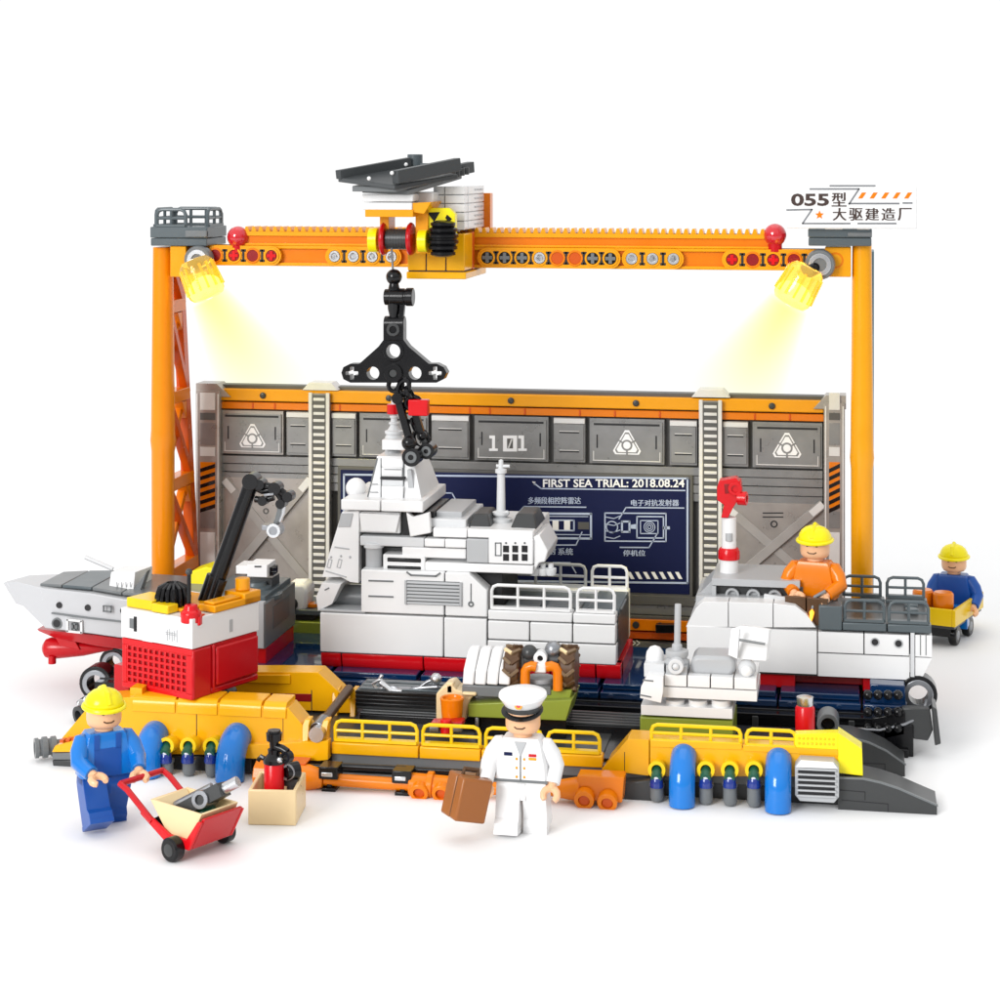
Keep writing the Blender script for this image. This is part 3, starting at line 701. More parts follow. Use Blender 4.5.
# ================================================================== ship sections
SF, SB = 9.0, 14.5
GR = 'the three sections of the model warship'
def Z9(px, py, Y=SF): return at(px, py, Y).z
def X9(px, Y=SF): return at(px, 600, Y).x

# ------------------------------------------------ middle section
kz0, kz1 = Z9(320, 668), Z9(320, 652.8); zs_ = Z9(361, 612.3)
ms = thing('ship_middle_section', 'white middle section of the warship with tower, mast and railed flight deck', 'ship section', (X9(465), 12, kz0), GR)
xa, xm, xe = X9(319.5), X9(487), X9(616)
m = MB()
m.box(xa+.05, xe-.03, SF+.12, SB-.12, kz1-.1, zs_-.15, 'dgrey')  # dark core; its colour carries the shade of the right hull end
m.tiles([xa, X9(443.5), xm], [kz1+.02, zs_-.06], SF, .9, 'white', .05)
zr = [kz1+.02, Z9(487, 639.5), Z9(487, 620), Z9(487, 609.5)]
m.box(xm+.03, xe, SF, SF+.9, zr[0], zr[1]-.03, 'white')
m.tiles([xm+.02, X9(529.6), X9(572.5), xe], zr[1:3], SF, .9, 'white', .05)
m.tiles([xm+.02, X9(572.5), xe], zr[2:4], SF, .9, 'white', .05)
m.box(xa, xm, SB-.9, SB, kz1+.02, zs_-.06, 'white'); m.box(xm+.03, xe, SB-.9, SB, kz1+.02, zr[3], 'white')
m.box(xa, xa+.5, SF+.95, SB-.95, kz1+.02, zs_-.06, 'offwhite')
m.build('hull', ms)
m = MB()
for a, b in ((320, 341), (341, 423), (423, 506), (506, 550), (550, 595.5), (595.5, 621)):
    p0, p1 = X9(a), X9(b); h = kz1-kz0
    m.xz([(p0+.03, kz1), (p1-.03, kz1), (p1-.03, kz0), (p0+.03, kz0)], SF+.55, SB-.55, 'red')
    rg = [[Vector((x, SF+.03 + .28*(1-math.cos(t)), kz1 - h*math.sin(t))) for t in [k*PI/2/6 for k in range(7)]] + [Vector((x, SF+1.0, kz0)), Vector((x, SF+1.0, kz1))] for x in (p0+.03, p1-.03)]
    m.loft(rg, 'brightred')
m.build('keel', ms, bevel=.03)
m = MB(); zd = zr[3]-.12
m.box(xm-.7, xe-.2, SF+.92, SB-.92, zs_-.1, zd, 'bluegrey')
for k in range(3): m.box(xm+.6+1.8*k, xm+2.1+1.8*k, SF+1.3, SB-2.2, zd, zd+.1, 'grey')
m.box(xe-.03, xe+.02, SF+.7, SB-.7, kz1+.1, zd-.1, 'dgrey'); m.box(xe-1.3, xe+.03, SF+.95, SB-.95, zd-.1, zd+.14, 'bluegrey')  # dark grey end face: shade of the right end put into its colour
m.build('deck', ms)
MB().box(xa, X9(365), SF+.05, SB-.05, zs_-.06, zs_+.06, 'pale').build('foredeck', ms)
for a, b, n in ((488.5, 572, 3), (574.5, 616, 2)):
    m = MB(); m.rail((X9(a)+.1, SF+.25, zr[3]), (X9(b)-.1, SF+.25, zr[3]), 1.02, n, 'white', .075); m.build('railing', ms, bevel=0)
    m = MB(); m.rail((X9(a)+.1, SB-.35, zr[3]), (X9(b)-.1, SB-.35, zr[3]), 1.02, n, 'pale' if n == 3 else 'white', .075); m.build('railing', ms, bevel=0)
# upper block
m = MB()
def U(px, py, Y=SF+.02): return at(px, py, Y)
zt_ = Z9(361, 569.6); SU = SF+.02
xs = [X9(361), X9(444.5), X9(468), X9(487)]
m.xz([(xs[0], zs_), (xs[1]-.03, zs_), (xs[1]-.03, zt_), (xs[0], zt_)], SU, SU+1, 'white')
m.xz([(xs[1]+.03, zs_), (xs[3], zs_), (xs[3], zs_+1.15), (xs[2], zt_), (xs[1]+.03, zt_)], SU, SU+1, 'white')
m.box(xs[0]+.1, xs[2]-.1, SU+.9, SB-.1, zs_-.1, zt_-.08, 'white')
m.box(xs[2]-.2, xs[3]+.5, SU+1.1, SB-.4, zs_-.1, zs_+1.7, 'seam')
ub = m.build('upper_hull', ms)
m = MB()
x0, x1, z0, z1 = rect(406, 461, 581, 605, SU); m.box(x0, x1, SU-.03, SU+.1, z0, z1, 'grey')
for i in range(7): z = z0 + (z1-z0)*(i+.5)/7; m.prism([(x0, SU-.03, z+.05), (x0, SU-.09, z-.05), (x0, SU-.03, z-.06)], (x1-x0, 0, 0), 'pale')
for fx in (x0, x1): m.box(fx-.05, fx+.05, SU-.1, SU, z0, z1, 'pale')
m.build('louvre_vent', ms, ub, .015)
m = MB()
for py in (580.5, 596): m.line([(369, py), (393, py+.8)], SU, .07, 'grey', .03)
m.line([(407, 572), (411, 575), (436, 576), (440, 573)], SU, .07, 'grey', .05)
m.line([(471, 584), (471, 603)], SU, .05, 'grey', .02); q = U(471, 604); m.ring((q.x, SU-.03, q.z), (0,1,0), .13, .06, .03, 'grey', 14)
m.build('hull_marking', ms, ub, 0)
# bridge front
m = MB()
m.pp([(342, 512), (359, 511), (358.5, 583), (350, 582), (341, 577), (322, 577)], SF+.6, 3.9, 'white')
m.pp([(341, 513.5), (353, 513.5), (350, 527), (338, 527)], SF+.55, .1, 'pale')
for l in ([(335, 547), (349, 549)], [(326, 571), (346, 577)]): m.line(l, SF+.6, .06, 'pale', .03)
for px in (329, 339): m.line([(px, 559), (px-2, 567), (px+1, 568), (px+3, 560), (px, 559)], SF+.6, .04, 'pale', .02)
for px, py in ((341, 556), (350, 557), (331, 557)): m.ball(at(px, py, SF+.6), .06, 'pale', 8)
m.pp([(322, 583), (341, 584), (332, 604), (318, 611), (316, 597)], SF+.25, 1.6, 'white'); m.line([(325, 590), (329, 588)], SF+.25, .06, 'grey', .02)
m.build('bridge', ms)
m = MB(); q = at(350, 597, SF+1.6); m.cyl(Vector((q.x-1.2, q.y, q.z)), Vector((q.x+.7, q.y, q.z)), .55, 'grey'); m.box(q.x-1.6, q.x+1, q.y-.3, q.y+2, zs_, q.z-.3, 'grey')
m.build('capstan', ms)
# superstructure rows
m = MB()
m.rb(341, 380, 500, 510.5, SF+.35, 5, 'white'); m.rb(381, 423, 501, 512, SF+.35, 5, 'white')
m.rb(359, 400, 512, 533, SF+.75, 4, 'white'); m.pp([(359, 513), (400, 515), (396, 533), (361, 531.5)], SF+.6, .3, 'white')
m.rb(400, 434, 511, 538, SF+1.0, 3.5, 'black'); m.pp([(406, 512), (413, 517), (429, 512.5), (431, 533), (410, 537)], SF+.5, .35, 'white')
m.rb(360, 424, 537, 546.5, SF+.5, 4.5, 'offwhite'); m.rb(424.5, 444.5, 539, 547, SF+.4, 4.5, 'white'); m.rb(445, 466, 539.5, 548, SF+.4, 4.5, 'white')
m.rb(402, 466, 548, 558, SF+.5, 4.5, 'white'); m.rb(361, 402, 546.5, 571, SF+1.2, 3.8, 'dgrey')
q = at(374, 568, SF+.8); m.cyl(q, q + Vector((0,0,.95)), .36, 'pale'); m.cyl(q + Vector((0,0,.9)), q + Vector((0,0,1.15)), .45, 'offwhite')
m.rb(383, 425, 555, 571, SF+.45, 3, 'white'); m.rb(387, 421, 558, 562.5, SF+.42, .1, 'black'); m.rb(387, 421, 566, 569.5, SF+.42, .1, 'black')
m.rb(425, 467, 557, 568, SF+1.0, 4, 'pale'); m.rb(425, 533, 564, 572.5, SF+.3, 5, 'white')
m.rb(466.5, 488.5, 539, 563, SF+.35, 1, 'pale')
m.rb(430, 466, 519, 528, SF+.9, 4.2, 'offwhite'); m.rb(433, 467, 528.5, 537.5, SF+.5, 4.6, 'white'); m.rb(467.5, 533, 530, 538.5, SF+.4, 4.8, 'white')
m.rb(488.5, 533, 538.5, 564, SF+.35, 4.8, 'white')
m.pp([(533, 537), (539, 534.5), (548, 551), (545, 562), (539, 563), (534, 572)], SF+.5, 3, 'white'); m.pp([(539, 537), (541.5, 536.5), (549, 551), (546, 560)], SF+1, 2.2, 'pale')
m.rb(436, 462, 511.5, 519, SF+1.4, 3.4, 'pale')
ss = m.build('superstructure', ms)
for px in (506, 515.2, 524.6):
    for py in (549, 557.5): MB().rb(px-3, px+3, py-3.4, py+3.4, SF+.34, .1, 'black').build('window', ms, ss, 0)
m = MB()
for px in (506, 515.2, 524.6): q = at(px, 543, SF+.34); m.ball(q, .05, 'grey', 8)
m.line([(495.5, 543), (501, 543), (501, 555.5), (495.5, 555.5), (495.5, 543)], SF+.35, .05, 'grey', .02)
m.build('wall_marking', ms, ss, 0)
for a, b in ((467, 491), (510, 537)):
    m = MB(); y_ = SF+1.0; P = lambda px, py, dy: at(px, py, y_) + Vector((0, dy, 0))
    lo = [P(a, 529, 0), P(b, 529.5, 0), P(b, 529.5, 2.6), P(a, 529, 2.6)]; up = [P(a+5, 515, .4), P(b-5, 515, .4), P(b-5, 515, 2.2), P(a+5, 515, 2.2)]
    m.loft([lo, up], 'dgrey'); m.build('hatch_cover', ms, bevel=.08)
for px in (535, 543, 551): q = at(px, 575, SF+1.0); MB().lathe(q, (0,0,1), [(0,.2),(.15,.24),(.3,.24),(.32,.12),(.5,.12)], 'offwhite', 14).build('deck_fitting', ms, bevel=0)
# tower
m = MB(); TYf = SF+1.2
def rc(pa, pb, py, y0, y1): a, b = at(pa, py, y0), at(pb, py, y0); return [Vector((a.x, y0, a.z)), Vector((b.x, y0, a.z)), Vector((b.x, y1, a.z)), Vector((a.x, y1, a.z))]
m.loft([rc(366.5, 422, 500, TYf, TYf+4), rc(377, 413, 456, TYf+.7, TYf+3.3)], 'white')
for a, b, y0_, y1_, t in ((381.5, 403, 458, 467.5, 'white'), (381.5, 402, 468, 477, 'white'), (382, 403, 480, 486, 'offwhite'), (381.5, 403, 486.5, 500, 'white')): m.rb(a, b, y0_, y1_, TYf + (.5 if y0_ < 460 else .32 if y0_ < 470 else .16 if y0_ < 484 else -.04), .8, t)
q0, q1 = at(403.6, 499, TYf-.01), at(403.6, 470, TYf+.3); [m.bar(at(px, 500, TYf-.03), at(px2, 458, TYf+.62), .05, .05, 'grey', up=(0,1,0)) for px, px2 in ((366.8,377.2),(381,381),(403.5,403.5))]
m.rb(380, 404.5, 477.2, 479.8, TYf+.1, .8, 'seam'); m.rb(384, 401, 469, 470, TYf+.28, .3, 'lgrey'); m.pp([(407, 470), (411, 470), (414, 488), (408, 488)], TYf+.18, .3, 'pale')
for z_ in (484, 492): m.line([(370, z_), (378, z_)], TYf+.14 if z_ < 490 else TYf+.06, .04, 'lgrey', .05)
m.build('tower', ms)
m = MB(); c = at(393, 457, TYf+2); m.lathe(c, (0,0,1), [(0,.42),(.15,.42),(.3,.36),(.35,.36)], 'pale')
m.rb(382, 404, 440, 450, TYf+1.2, 1.6, 'white')
c = at(394, 440, TYf+2); m.lathe(c, (0,0,1), [(0,.36),(.12,.42),(.25,.34),(.3,.42),(.42,.42),(.45,.3),(.6,.2),(.7,.16),(.72,.24),(.8,.24),(.82,.15),(1.0,.15),(1.02,.2),(1.1,.2),(1.12,.14),(1.5,.14),(1.9,.12),(2.05,.02)], 'offwhite')
c = at(393, 409, TYf+2); m.cyl(c - Vector((0,0,.22)), c + Vector((0,0,.22)), .27, 'brightred')
m.build('mast', ms, bevel=.02)
m = MB(); c = at(356, 488, SF+2.2); m.ball(c, .46, 'white', 24); m.cyl(c - Vector((0,0,.6)), c, .3, 'white'); m.build('radar_dome', ms, bevel=0)
m = MB(); c = at(501, 528, SF+2.4)
m.lathe(c, (0,0,1), [(0,.42),(.3,.5),(.42,.5),(.5,.26),(.62,.38),(.72,.38),(.78,.2),(2.4,.17),(2.45,.26),(2.6,.26),(2.65,.12),(3.0,.1),(3.05,.02)], 'offwhite', 20)
c = at(503, 466, SF+2.4); m.cyl(c + Vector((-.3,0,0)), c + Vector((.3,0,0)), .07, 'offwhite'); m.ball(at(507, 513, SF+2.3), .12, 'offwhite', 10)
m.build('antenna_mast', ms, bevel=0)

# ------------------------------------------------ stern section
sz0, sz1 = Z9(760, 691), Z9(760, 672); szt = Z9(760, 628)
ts = thing('ship_stern_section', 'white stern section of the warship with dark grey railed quarterdeck and domed hangar', 'ship section', (X9(800), 12, sz0), GR)
xa, xm, xe = X9(687), X9(817.5), X9(932)
m = MB()
m.box(xa, xm-.03, SF, SF+1, sz1, szt-.04, 'white'); m.box(xa+.05, xe-1.2, SF+.12, SB-.1, sz1-.1, szt-.3, 'dgrey')
zr = [Z9(840, 677), Z9(840, 653.5), Z9(840, 632)]
m.tiles([xm, X9(864), X9(909.5)], zr[1:], SF, 1, 'white', .05); m.box(xm+.02, X9(909.5), SF, SF+1, zr[0], zr[1]-.03, 'white')
m.rb(910.5, 914.5, 633, 677, SF-.06, 1, 'offwhite')
m.xz([(X9(915), zr[1]), (xe, zr[1]), (xe, zr[2]), (X9(915), zr[2])], SF+.02, SF+1, 'white'); m.xz([(X9(915), zr[0]), (X9(921), zr[0]), (xe, zr[1]-.04), (X9(915), zr[1]-.04)], SF+.02, SB, 'white')
m.line([(920.5, 634), (920.5, 655)], SF+.02, .04, 'grey', .01); m.line([(926, 634), (926, 655)], SF+.02, .04, 'grey', .01)
m.box(xm, xe, SB-1, SB, zr[0], zr[2], 'white'); m.box(xe-.6, xe, SF+1.02, SB-1.02, zr[1], zr[2], 'white'); m.box(xa, xm, SB-1, SB, sz1, szt-.04, 'white'); m.box(xa, xa+.6, SF+1.02, SB-1.02, sz1, szt-.04, 'offwhite')
for px, py in ((875, 642), (898.5, 643.5)): q = at(px, py, SF); m.cyl((q.x, SF-.02, q.z), (q.x, SF+.1, q.z), .15, 'seam', seg=18); m.ring((q.x, SF-.03, q.z), (0,1,0), .19, .14, .05, 'pale', 18)
m.build('hull', ts)
m = MB()
for a, b in ((759, 795), (863, 886)): m.xz([(X9(a), sz0+.1), (X9(b), sz0+.1), (X9(b), sz1), (X9(a), sz1)], SF+.3, SB-.4, 'red')
m.box(X9(700), X9(863), SF+.9, SB-1, sz0+.2, sz1-.02, 'darkred')
m.build('keel', ts)
m = MB()   # domed hangar
zt1 = Z9(760, 603.5)
prof = [(686, 627), (690, 619), (696, 608), (703, 602), (728, 602), (728, 627)]
m.pp(prof, SF+.03, 1, 'white'); m.pp([(728.8, 602), (772.8, 603.5), (772.8, 627.5), (728.8, 627)], SF+.03, 1, 'white'); m.pp([(773.6, 603.5), (795, 606), (806, 614), (816, 627.5), (773.6, 627.5)], SF+.03, 1, 'white')
m.box(xa+.3, xm-.5, SF+1, SB-.5, szt-.1, zt1, 'pale')
m.pp([(692, 626), (697, 596), (712, 581), (716, 581), (716, 626)], SF+1.6, 3, 'pale'); m.line([(695, 600), (706, 600)], SF+1.6, .06, 'grey', .03)
m.rb(716, 802, 587, 606, SF+1.7, 3, 'dgrey'); m.rb(712, 800, 580, 587, SF+1.3, 3.4, 'pale'); m.rb(712, 716, 586, 604, SF+1.3, 1, 'pale')
m.rb(797, 803, 587, 612, SF+1.6, 2, 'grey')
m.build('hangar', ts)
for px, py in ((732.5, 594), (753.5, 595), (775, 596)): q = at(px, py, SF+1.7); MB().lathe((q.x, SF+1.75, q.z), (0,-1,0), [(0,.3),(.3,.3),(.3,.2),(.1,.16)], 'pale', 18).build('torpedo_tube', ts, bevel=.02)
m = MB()
m.bar(at(764, 596, SF+1.1), at(790, 600, SF+1.1), .2, .2, 'offwhite'); m.bar(at(764, 600, SF+1.15), at(788, 603, SF+1.15), .2, .12, 'dgrey')
m.build('stowed_spar', ts, bevel=.02)
m = MB(); gz0, gz1, gz2 = Z9(860, 632), Z9(860, 622.5), Z9(828, 606)
m.box(xm+.05, X9(842), SF-.02, SF+1, gz0+.02, gz2, 'bluegrey'); m.tiles([X9(842), X9(887), xe], [gz0+.02, gz1], SF-.02, .8, 'bluegrey', .05)
m.box(xm+.05, xe-.05, SF+.6, SB, gz0+.02, gz1-.15, 'dgrey'); m.tiles([X9(860), X9(887), xe], [gz0+.02, gz1], SB-.7, .7, 'bluegrey', .05)
m.studs(X9(900), xe-.2, SF+2.4, SB-1.2, gz1-.15, 'bluegrey')
dk = m.build('quarterdeck', ts)
for y_, pr in ((SF+.2, ((843.5, 886), (888, 930.5))), (SB-.3, ((842, 884), (888, 930)))):
    for a, b in pr:
        m = MB(); m.rail((X9(a)+.05, y_, gz1), (X9(b)-.08, y_, gz1), .88, 2, 'bluegrey', .07); m.build('railing', ts, dk, bevel=0)

# ------------------------------------------------ bow section
bs = thing('ship_bow_section', 'grey and red bow section of the warship, its open rear end facing right', 'ship section', (X9(160), 12, 3), GR)
def stn(px, pt, pb, yf, yb, rake=0):
    a, b = at(px, pt, yf), at(px - rake, pb, yf)
    return a, b, yf, yb
S = [(3, 583, 604, 11.6, 12.0, -12), (16, 582, 607, 10.9, 12.5, -6), (44, 588.5, 629, 9.8, 13.2, 0), (90, 593.5, 634.5, 9.15, 13.7, 0), (124, 599.5, 639.5, 9.0, 13.8, 0), (257.5, 606, 648.5, 9.0, 13.8, 0)]
def rings(S_, inset=.25, top=None):
    R = []
    for px, pt, pb, yf, yb, rk in S_:
        a, b = at(px, pt, yf), at(px - rk, pb, yf); mid = (yf+yb)/2
        ins = min(inset, (yb-yf)*.3)
        R.append([Vector((a.x, yf, a.z)), Vector((a.x, yb, a.z)), Vector((b.x, yb-ins, b.z)), Vector((b.x, yf+ins*.6, b.z))])
    return R
m = MB(); R = rings(S); m.loft(R, 'bowgrey')
z_ = at(257.5, 648.5, 9).z; xr2 = X9(257.5)
hl = m.build('hull', bs)
m = MB(); m.box(xr2-.02, xr2+.35, 9.0, 13.8, at(258, 648.5, 9).z, at(258, 604, 9).z, 'grey'); m.box(X9(249), xr2+.3, 8.93, 9.3, at(258, 648, 9).z, at(258, 602, 9).z, 'pale')
m.box(xr2+.34, xr2+.37, 10.2, 12.8, at(258, 635, 9).z, at(258, 612, 9).z, 'bluegrey')
m.build('end_plate', bs)
m = MB()
K = [(37, 629, 632, 11, 12, 0), (52, 631, 640, 10.4, 12.5, 0), (95, 635, 648, 9.8, 13, 0), (124, 639.5, 652, 9.25, 13.5, 0), (257.5, 648.7, 664, 9.15, 13.6, 0)]
m.loft(rings(K, .6), 'red'); m.box(xr2-.02, xr2+.34, 9.15, 13.6, at(258, 664, 9).z, at(258, 648.7, 9).z-.02, 'red')
c = at(52, 649.5, 10.9); m.lathe(c + Vector((-.55,.2,0)), (1,.02,.03), [(0,.02),(.05,.22),(.2,.42),(.45,.5),(.9,.46),(2.0,.34),(3.4,.05)], 'red', 22); m.cyl(c + Vector((.05,-.1,-.25)), c + Vector((.05,-.1,-.62)), .18, 'red'); m.pp([(52,632),(70,633),(80,650),(60,646)], 10.7, 1.2, 'red')
m.build('keel', bs, bevel=.02)
m = MB()
dz = .05
D = [(40, 586.5), (62, 588), (92, 590.5), (122, 595.5), (250, 604)]
fr = [at(a, b, y) for (a, b), y in zip(D, (10.3, 9.9, 9.5, 9.35, 9.35))]
bk = [Vector((v.x, y, v.z)) for v, y in zip(fr, (13.0, 13.2, 13.4, 13.5, 13.5))]
for i in range(4): m.prism([fr[i], fr[i+1]-Vector((.03,0,0)), bk[i+1]-Vector((.03,0,0)), bk[i]], (0,0,.14), 'grey' if i != 1 else 'bluegrey')
m.box(X9(200), xr2+.2, 9.5, 13.6, at(250, 606, 9).z, at(250, 598, 9).z, 'bluegrey')
m.build('deck', bs)
def bowY(px):
    for (a, *_, ya, yb_, k_), (b, *_, yc, yd_, k2) in zip(S, S[1:]):
        if a <= px <= b: return ya + (yc-ya)*(px-a)/(b-a)
m = MB()
for px, py in ((59.5, 605), (88, 607.5), (123.5, 610.5)): q = at(px, py, bowY(px)+.05); m.cyl((q.x, q.y-.07, q.z), (q.x, q.y+.3, q.z), .14, 'seam', seg=16)
q = at(57.5, 623, bowY(57)+.13); m.cyl((q.x, q.y-.08, q.z), (q.x, q.y+.3, q.z), .2, 'seam', seg=18); m.ring((q.x, q.y-.09, q.z), (0,1,0), .25, .18, .1, 'grey', 18)
m.bar(at(52, 613, bowY(52)+.05), at(90, 618, bowY(90)+.05), .1, .07, 'grey'); m.bar(at(90, 618, 9.2), at(122, 621.5, 9.06), .1, .07, 'grey')
m.line([(104, 605.5), (111.5, 606), (111.5, 611.5), (104, 611), (104, 605.5)], 9.0, .05, 'grey', .1)
m.line([(68.5, 619), (82.5, 620.5), (82.5, 632), (68.5, 630.5), (68.5, 619)], 9.42, .09, 'white', .16); m.line([(73.5, 623), (77.5, 623.5), (77.5, 629), (73.5, 628.5), (73.5, 623)], 9.42, .07, 'grey', .16)
m.build('hull_marking', bs, hl, 0)
m = MB()
m.loft([[at(108, 594, 10), at(133, 594, 10), at(133, 594, 10)+Vector((0,2.4,0)), at(108, 594, 10)+Vector((0,2.4,0))], [at(111, 572, 10.6), at(135, 572, 10.6), at(142, 572, 10.6)+Vector((0,1.4,0)), at(113, 572, 10.6)+Vector((0,1.4,0))]], 'white')
m.pp([(132, 592), (147, 571), (140, 592)], 10.1, .5, 'grey'); m.cyl(at(113, 569, 11), at(85, 557, 11), .1, 'offwhite', seg=12)
for i in range(4): m.line([(117+4.5*i, 582), (117.5+4.5*i, 587)], 10.2, .04, 'pale', .06)
m.build('gun_turret', bs)
m = MB(); c = at(256, 597, 11); m.lathe(c, (0,0,1), [(0,1.2),(.2,1.2),(.25,.75),(.5,.7),(.55,.5),(.7,.45)], 'bluegrey', 24); m.rb(247, 272, 578, 590, 11.2, 1.2, 'dgrey'); m.rb(236, 252, 566, 574, 10.7, 1.2, 'white'); m.rb(247, 267, 565, 577, 10.6, 1.4, 'white')
m.line([(255, 566.5), (261, 566.5)], 10.6, .07, 'seam', .03); m.rb(267, 273, 568, 576, 11, .8, 'black')
for py in (568, 572): m.cyl(at(270, py, 11), at(277, py, 11), .05, 'black', seg=8)
m.build('close_in_gun', bs)
m = MB(); m.pp([(190, 572), (206, 567), (214, 569), (212, 585), (190, 590)], 12, 1.5, 'lemon'); m.build('yellow_hatch', bs)

# ------------------------------------------------ things behind the gap and on the stern
p = at(300, 632, 15.2)
st_ = thing('equipment_stand', 'olive stand carrying a white drum with a black knob, between bow and middle section', 'equipment stand', p)
m = MB(); x0, x1, z0, z1 = rect(283, 322, 622, 634, 15.0); m.box(x0, x1, 15.0, 18, z0, z1, 'olive'); m.box(x0, x1, 15.1, 18, z1+.3, z1+.55, 'bluegrey'); m.box(x0+.3, x1-.3, 15.4, 17.5, 0, z0, 'black'); m.box(x0+.5, x1-.5, 15.3, 17.4, z1, z1+.3, 'seam'); m.studs(x0+1, x1-.5, 15.3, 16.3, z1+.55, 'orange'); m.build('base', st_)
m = MB(); m.pp([(286, 584), (304, 584), (308, 590), (306, 608), (300, 615), (287, 614)], 15.2, 1.4, 'white'); m.build('drum', st_, bevel=.15)
m = MB(); q = at(292, 604, 15.2); m.ball(q, .3, 'black', 14); m.cyl(q, q + Vector((-.4,-.4,-.05)), .1, 'black'); m.build('knob', st_, bevel=0)
p = at(729, 579, SF+2.6)
nz = thing('nozzle_post', 'white post with red collars and a bent red nozzle, on the hangar roof', 'nozzle', p)
Yn = SF+2.8
c = at(729, 579, Yn); MB().cyl(c, at(729, 557, Yn), .4, 'white', seg=24).build('post_base', nz, bevel=.02); MB().cyl(at(729, 548, Yn), at(729, 517, Yn), .32, 'white', seg=24).build('post', nz, bevel=.02)
m = MB(); m.lathe(at(729, 559, Yn), (0,0,1), [(0,.42),(0,.47),(.35,.47),(.5,.4),(.5,.2),(.9,.18),(.9,.3),(1.0,.3)], 'brightred', 24); m.cyl(at(729, 541, Yn-.25), at(729, 533, Yn-.25), .16, 'pale'); m.build('collar', nz, bevel=.02)
m = MB()
m.pp([(719, 481), (736, 478), (741, 484), (742, 496), (738, 500), (733, 508), (728, 518), (721, 518), (724, 505), (717, 500), (717, 488)], Yn-.4, .8, 'brightred')
m.pp([(724, 484), (731, 484), (732, 493), (725, 494)], Yn-.42, .05, 'darkred'); m.ring(at(735, 489, Yn-.5), (0,1,0), .3, .16, .2, 'brightred'); m.box(at(720,0,Yn).x, at(741,0,Yn).x, Yn-.3, Yn+.5, at(730, 490, Yn).z, at(730, 479.5, Yn).z, 'brightred')
m.ring(at(738, 498, Yn-.3), (1,-.2,0), .3, .15, .4, 'brightred')
m.build('nozzle', nz)

# ================================================================== work barge
p = at(480, 790, 3)
bg = thing('work_barge', 'yellow and dark grey pontoon barge with blue fenders and dark ramps, along the front', 'barge', (p.x, 3, 0))
def XB(px, Y=0): return at(px, 760, Y).x
bx0, bx1 = XB(97), XB(840)
zdk = at(480, 745, .6).z - .35
m = MB()
m.box(bx0, bx1, .35, 6.2, .35, zdk, 'dgrey'); m.box(bx0+.2, bx1-.2, .9, 5.9, 0, .35, 'black')
m.box(XB(331), bx1, .1, .4, at(480, 771, .1).z, at(480, 758, .1).z, 'grey')
m.pp([(622, 783), (655, 780), (655, 806), (635, 803), (622, 803)], -.5, 1.0, 'dgrey'); m.box(XB(205), XB(252), -.1, .5, .1, .95, 'dgrey'); m.box(XB(640), bx1, .2, .5, .0, 1.0, 'dgrey')
m.pp([(52, 753), (97, 752), (97, 760), (52, 760)], -.3, 4, 'grey'); m.pp([(52, 760), (97, 760), (97, 768), (53, 768)], -.25, 4, 'dgrey'); m.pp([(97, 752), (240, 758), (240, 780), (97, 770)], .15, 1, 'dgrey')
hull = m.build('hull', bg)
m = MB(); x = XB(331); n = 8; xs = [XB(q) for q in (331, 383, 430, 480, 540, 603)]
m.box(XB(332), XB(600), .45, 6, zdk, zdk+.1, 'dgrey'); m.box(XB(335), XB(640), 3.9, 6, zdk, zdk+.4, 'black')
for i in range(5): m.box(XB(335), XB(650), 3.95+.4*i, 4.15+.4*i, zdk+.4, zdk+.48, 'dgrey')
m.box(XB(600), bx1, .45, 6, zdk, zdk+.12, 'black')
m.build('deck', bg)
m = MB(); z0, z1 = at(460, 761, 0).z, at(460, 748, 0).z
m.tiles([XB(331), XB(419), XB(481), XB(543), XB(603)], [z0, z1], -.05, .6, 'gold', .05); m.box(XB(333), XB(600), .5, .9, z0, z1-.1, 'gold')
m.build('side_strip', bg)
for a, b, k in ((332, 418, 3), (420, 481, 2), (483, 543, 2), (545, 601, 2)):
    r = MB(); r.rail((XB(a)+.08, .2, z1), (XB(b)-.08, .2, z1), .78, k, 'lemon' if k == 9 else 'yellow', .075); r.build('railing', bg, bevel=0)
# left housing
m = MB()
m.pp([(62, 738), (84, 712), (105, 699), (132, 697), (288, 708), (312, 737), (318, 737), (318, 757), (62, 752)], 0, 1.25, 'gold')
m.pp([(231, 746), (328, 741), (328, 760), (318, 761), (231, 758)], -.35, .5, 'gold'); m.rb(196, 197, 712, 745, -.012, .1, 'seam'); m.rb(282.6, 283.4, 718, 741, -.012, .1, 'seam')
zt0 = at(200, 703.5, 0).z
for a, b in ((132, 176), (177, 218), (219, 262), (263, 287)):
    xa, xb = XB(a), XB(b)
    rg = [[Vector((x, -.04+.28*(1-math.sin(t)), zt0 + .28*(math.cos(t)) - .3)) for t in ()] for x in (xa, xb)]
    prof = [(-.06, zt0-.42), (-.06, zt0-.12)] + [(-.06+.3*(1-math.cos(k*PI/10)), zt0-.12+.3*math.sin(k*PI/10)) for k in range(6)] + [(1.3, zt0+.18), (1.3, zt0-.42)]
    m.loft([[Vector((x, y, z)) for y, z in prof] for x in (xa+.03, xb-.03)], 'gold')
m.rb(130, 142, 688, 703, .3, 1, 'gold')
m.build('front_housing', bg, bevel=.04)
m = MB()   # left bow tip
m.pp([(52, 752), (55, 746), (88, 736), (110, 735), (110, 752)], -.35, 4, 'gold')
for i in range(6): q = at(61+6*i, 742-1*i, -.37); m.box(q.x-.06, q.x+.1, -.38, .3, q.z-.03, q.z+.07, 'deeporange')
m.tube([at(84, 735, .5), at(86, 722, .5), at(96, 712, .5), at(99, 720, .5), at(92, 732, .5)], .09, 'gold', 8)
m.build('bow_tip', bg)
m = MB(); c = at(46, 747, .4); a = Vector((-.85, -.5, -.02)).normalized()
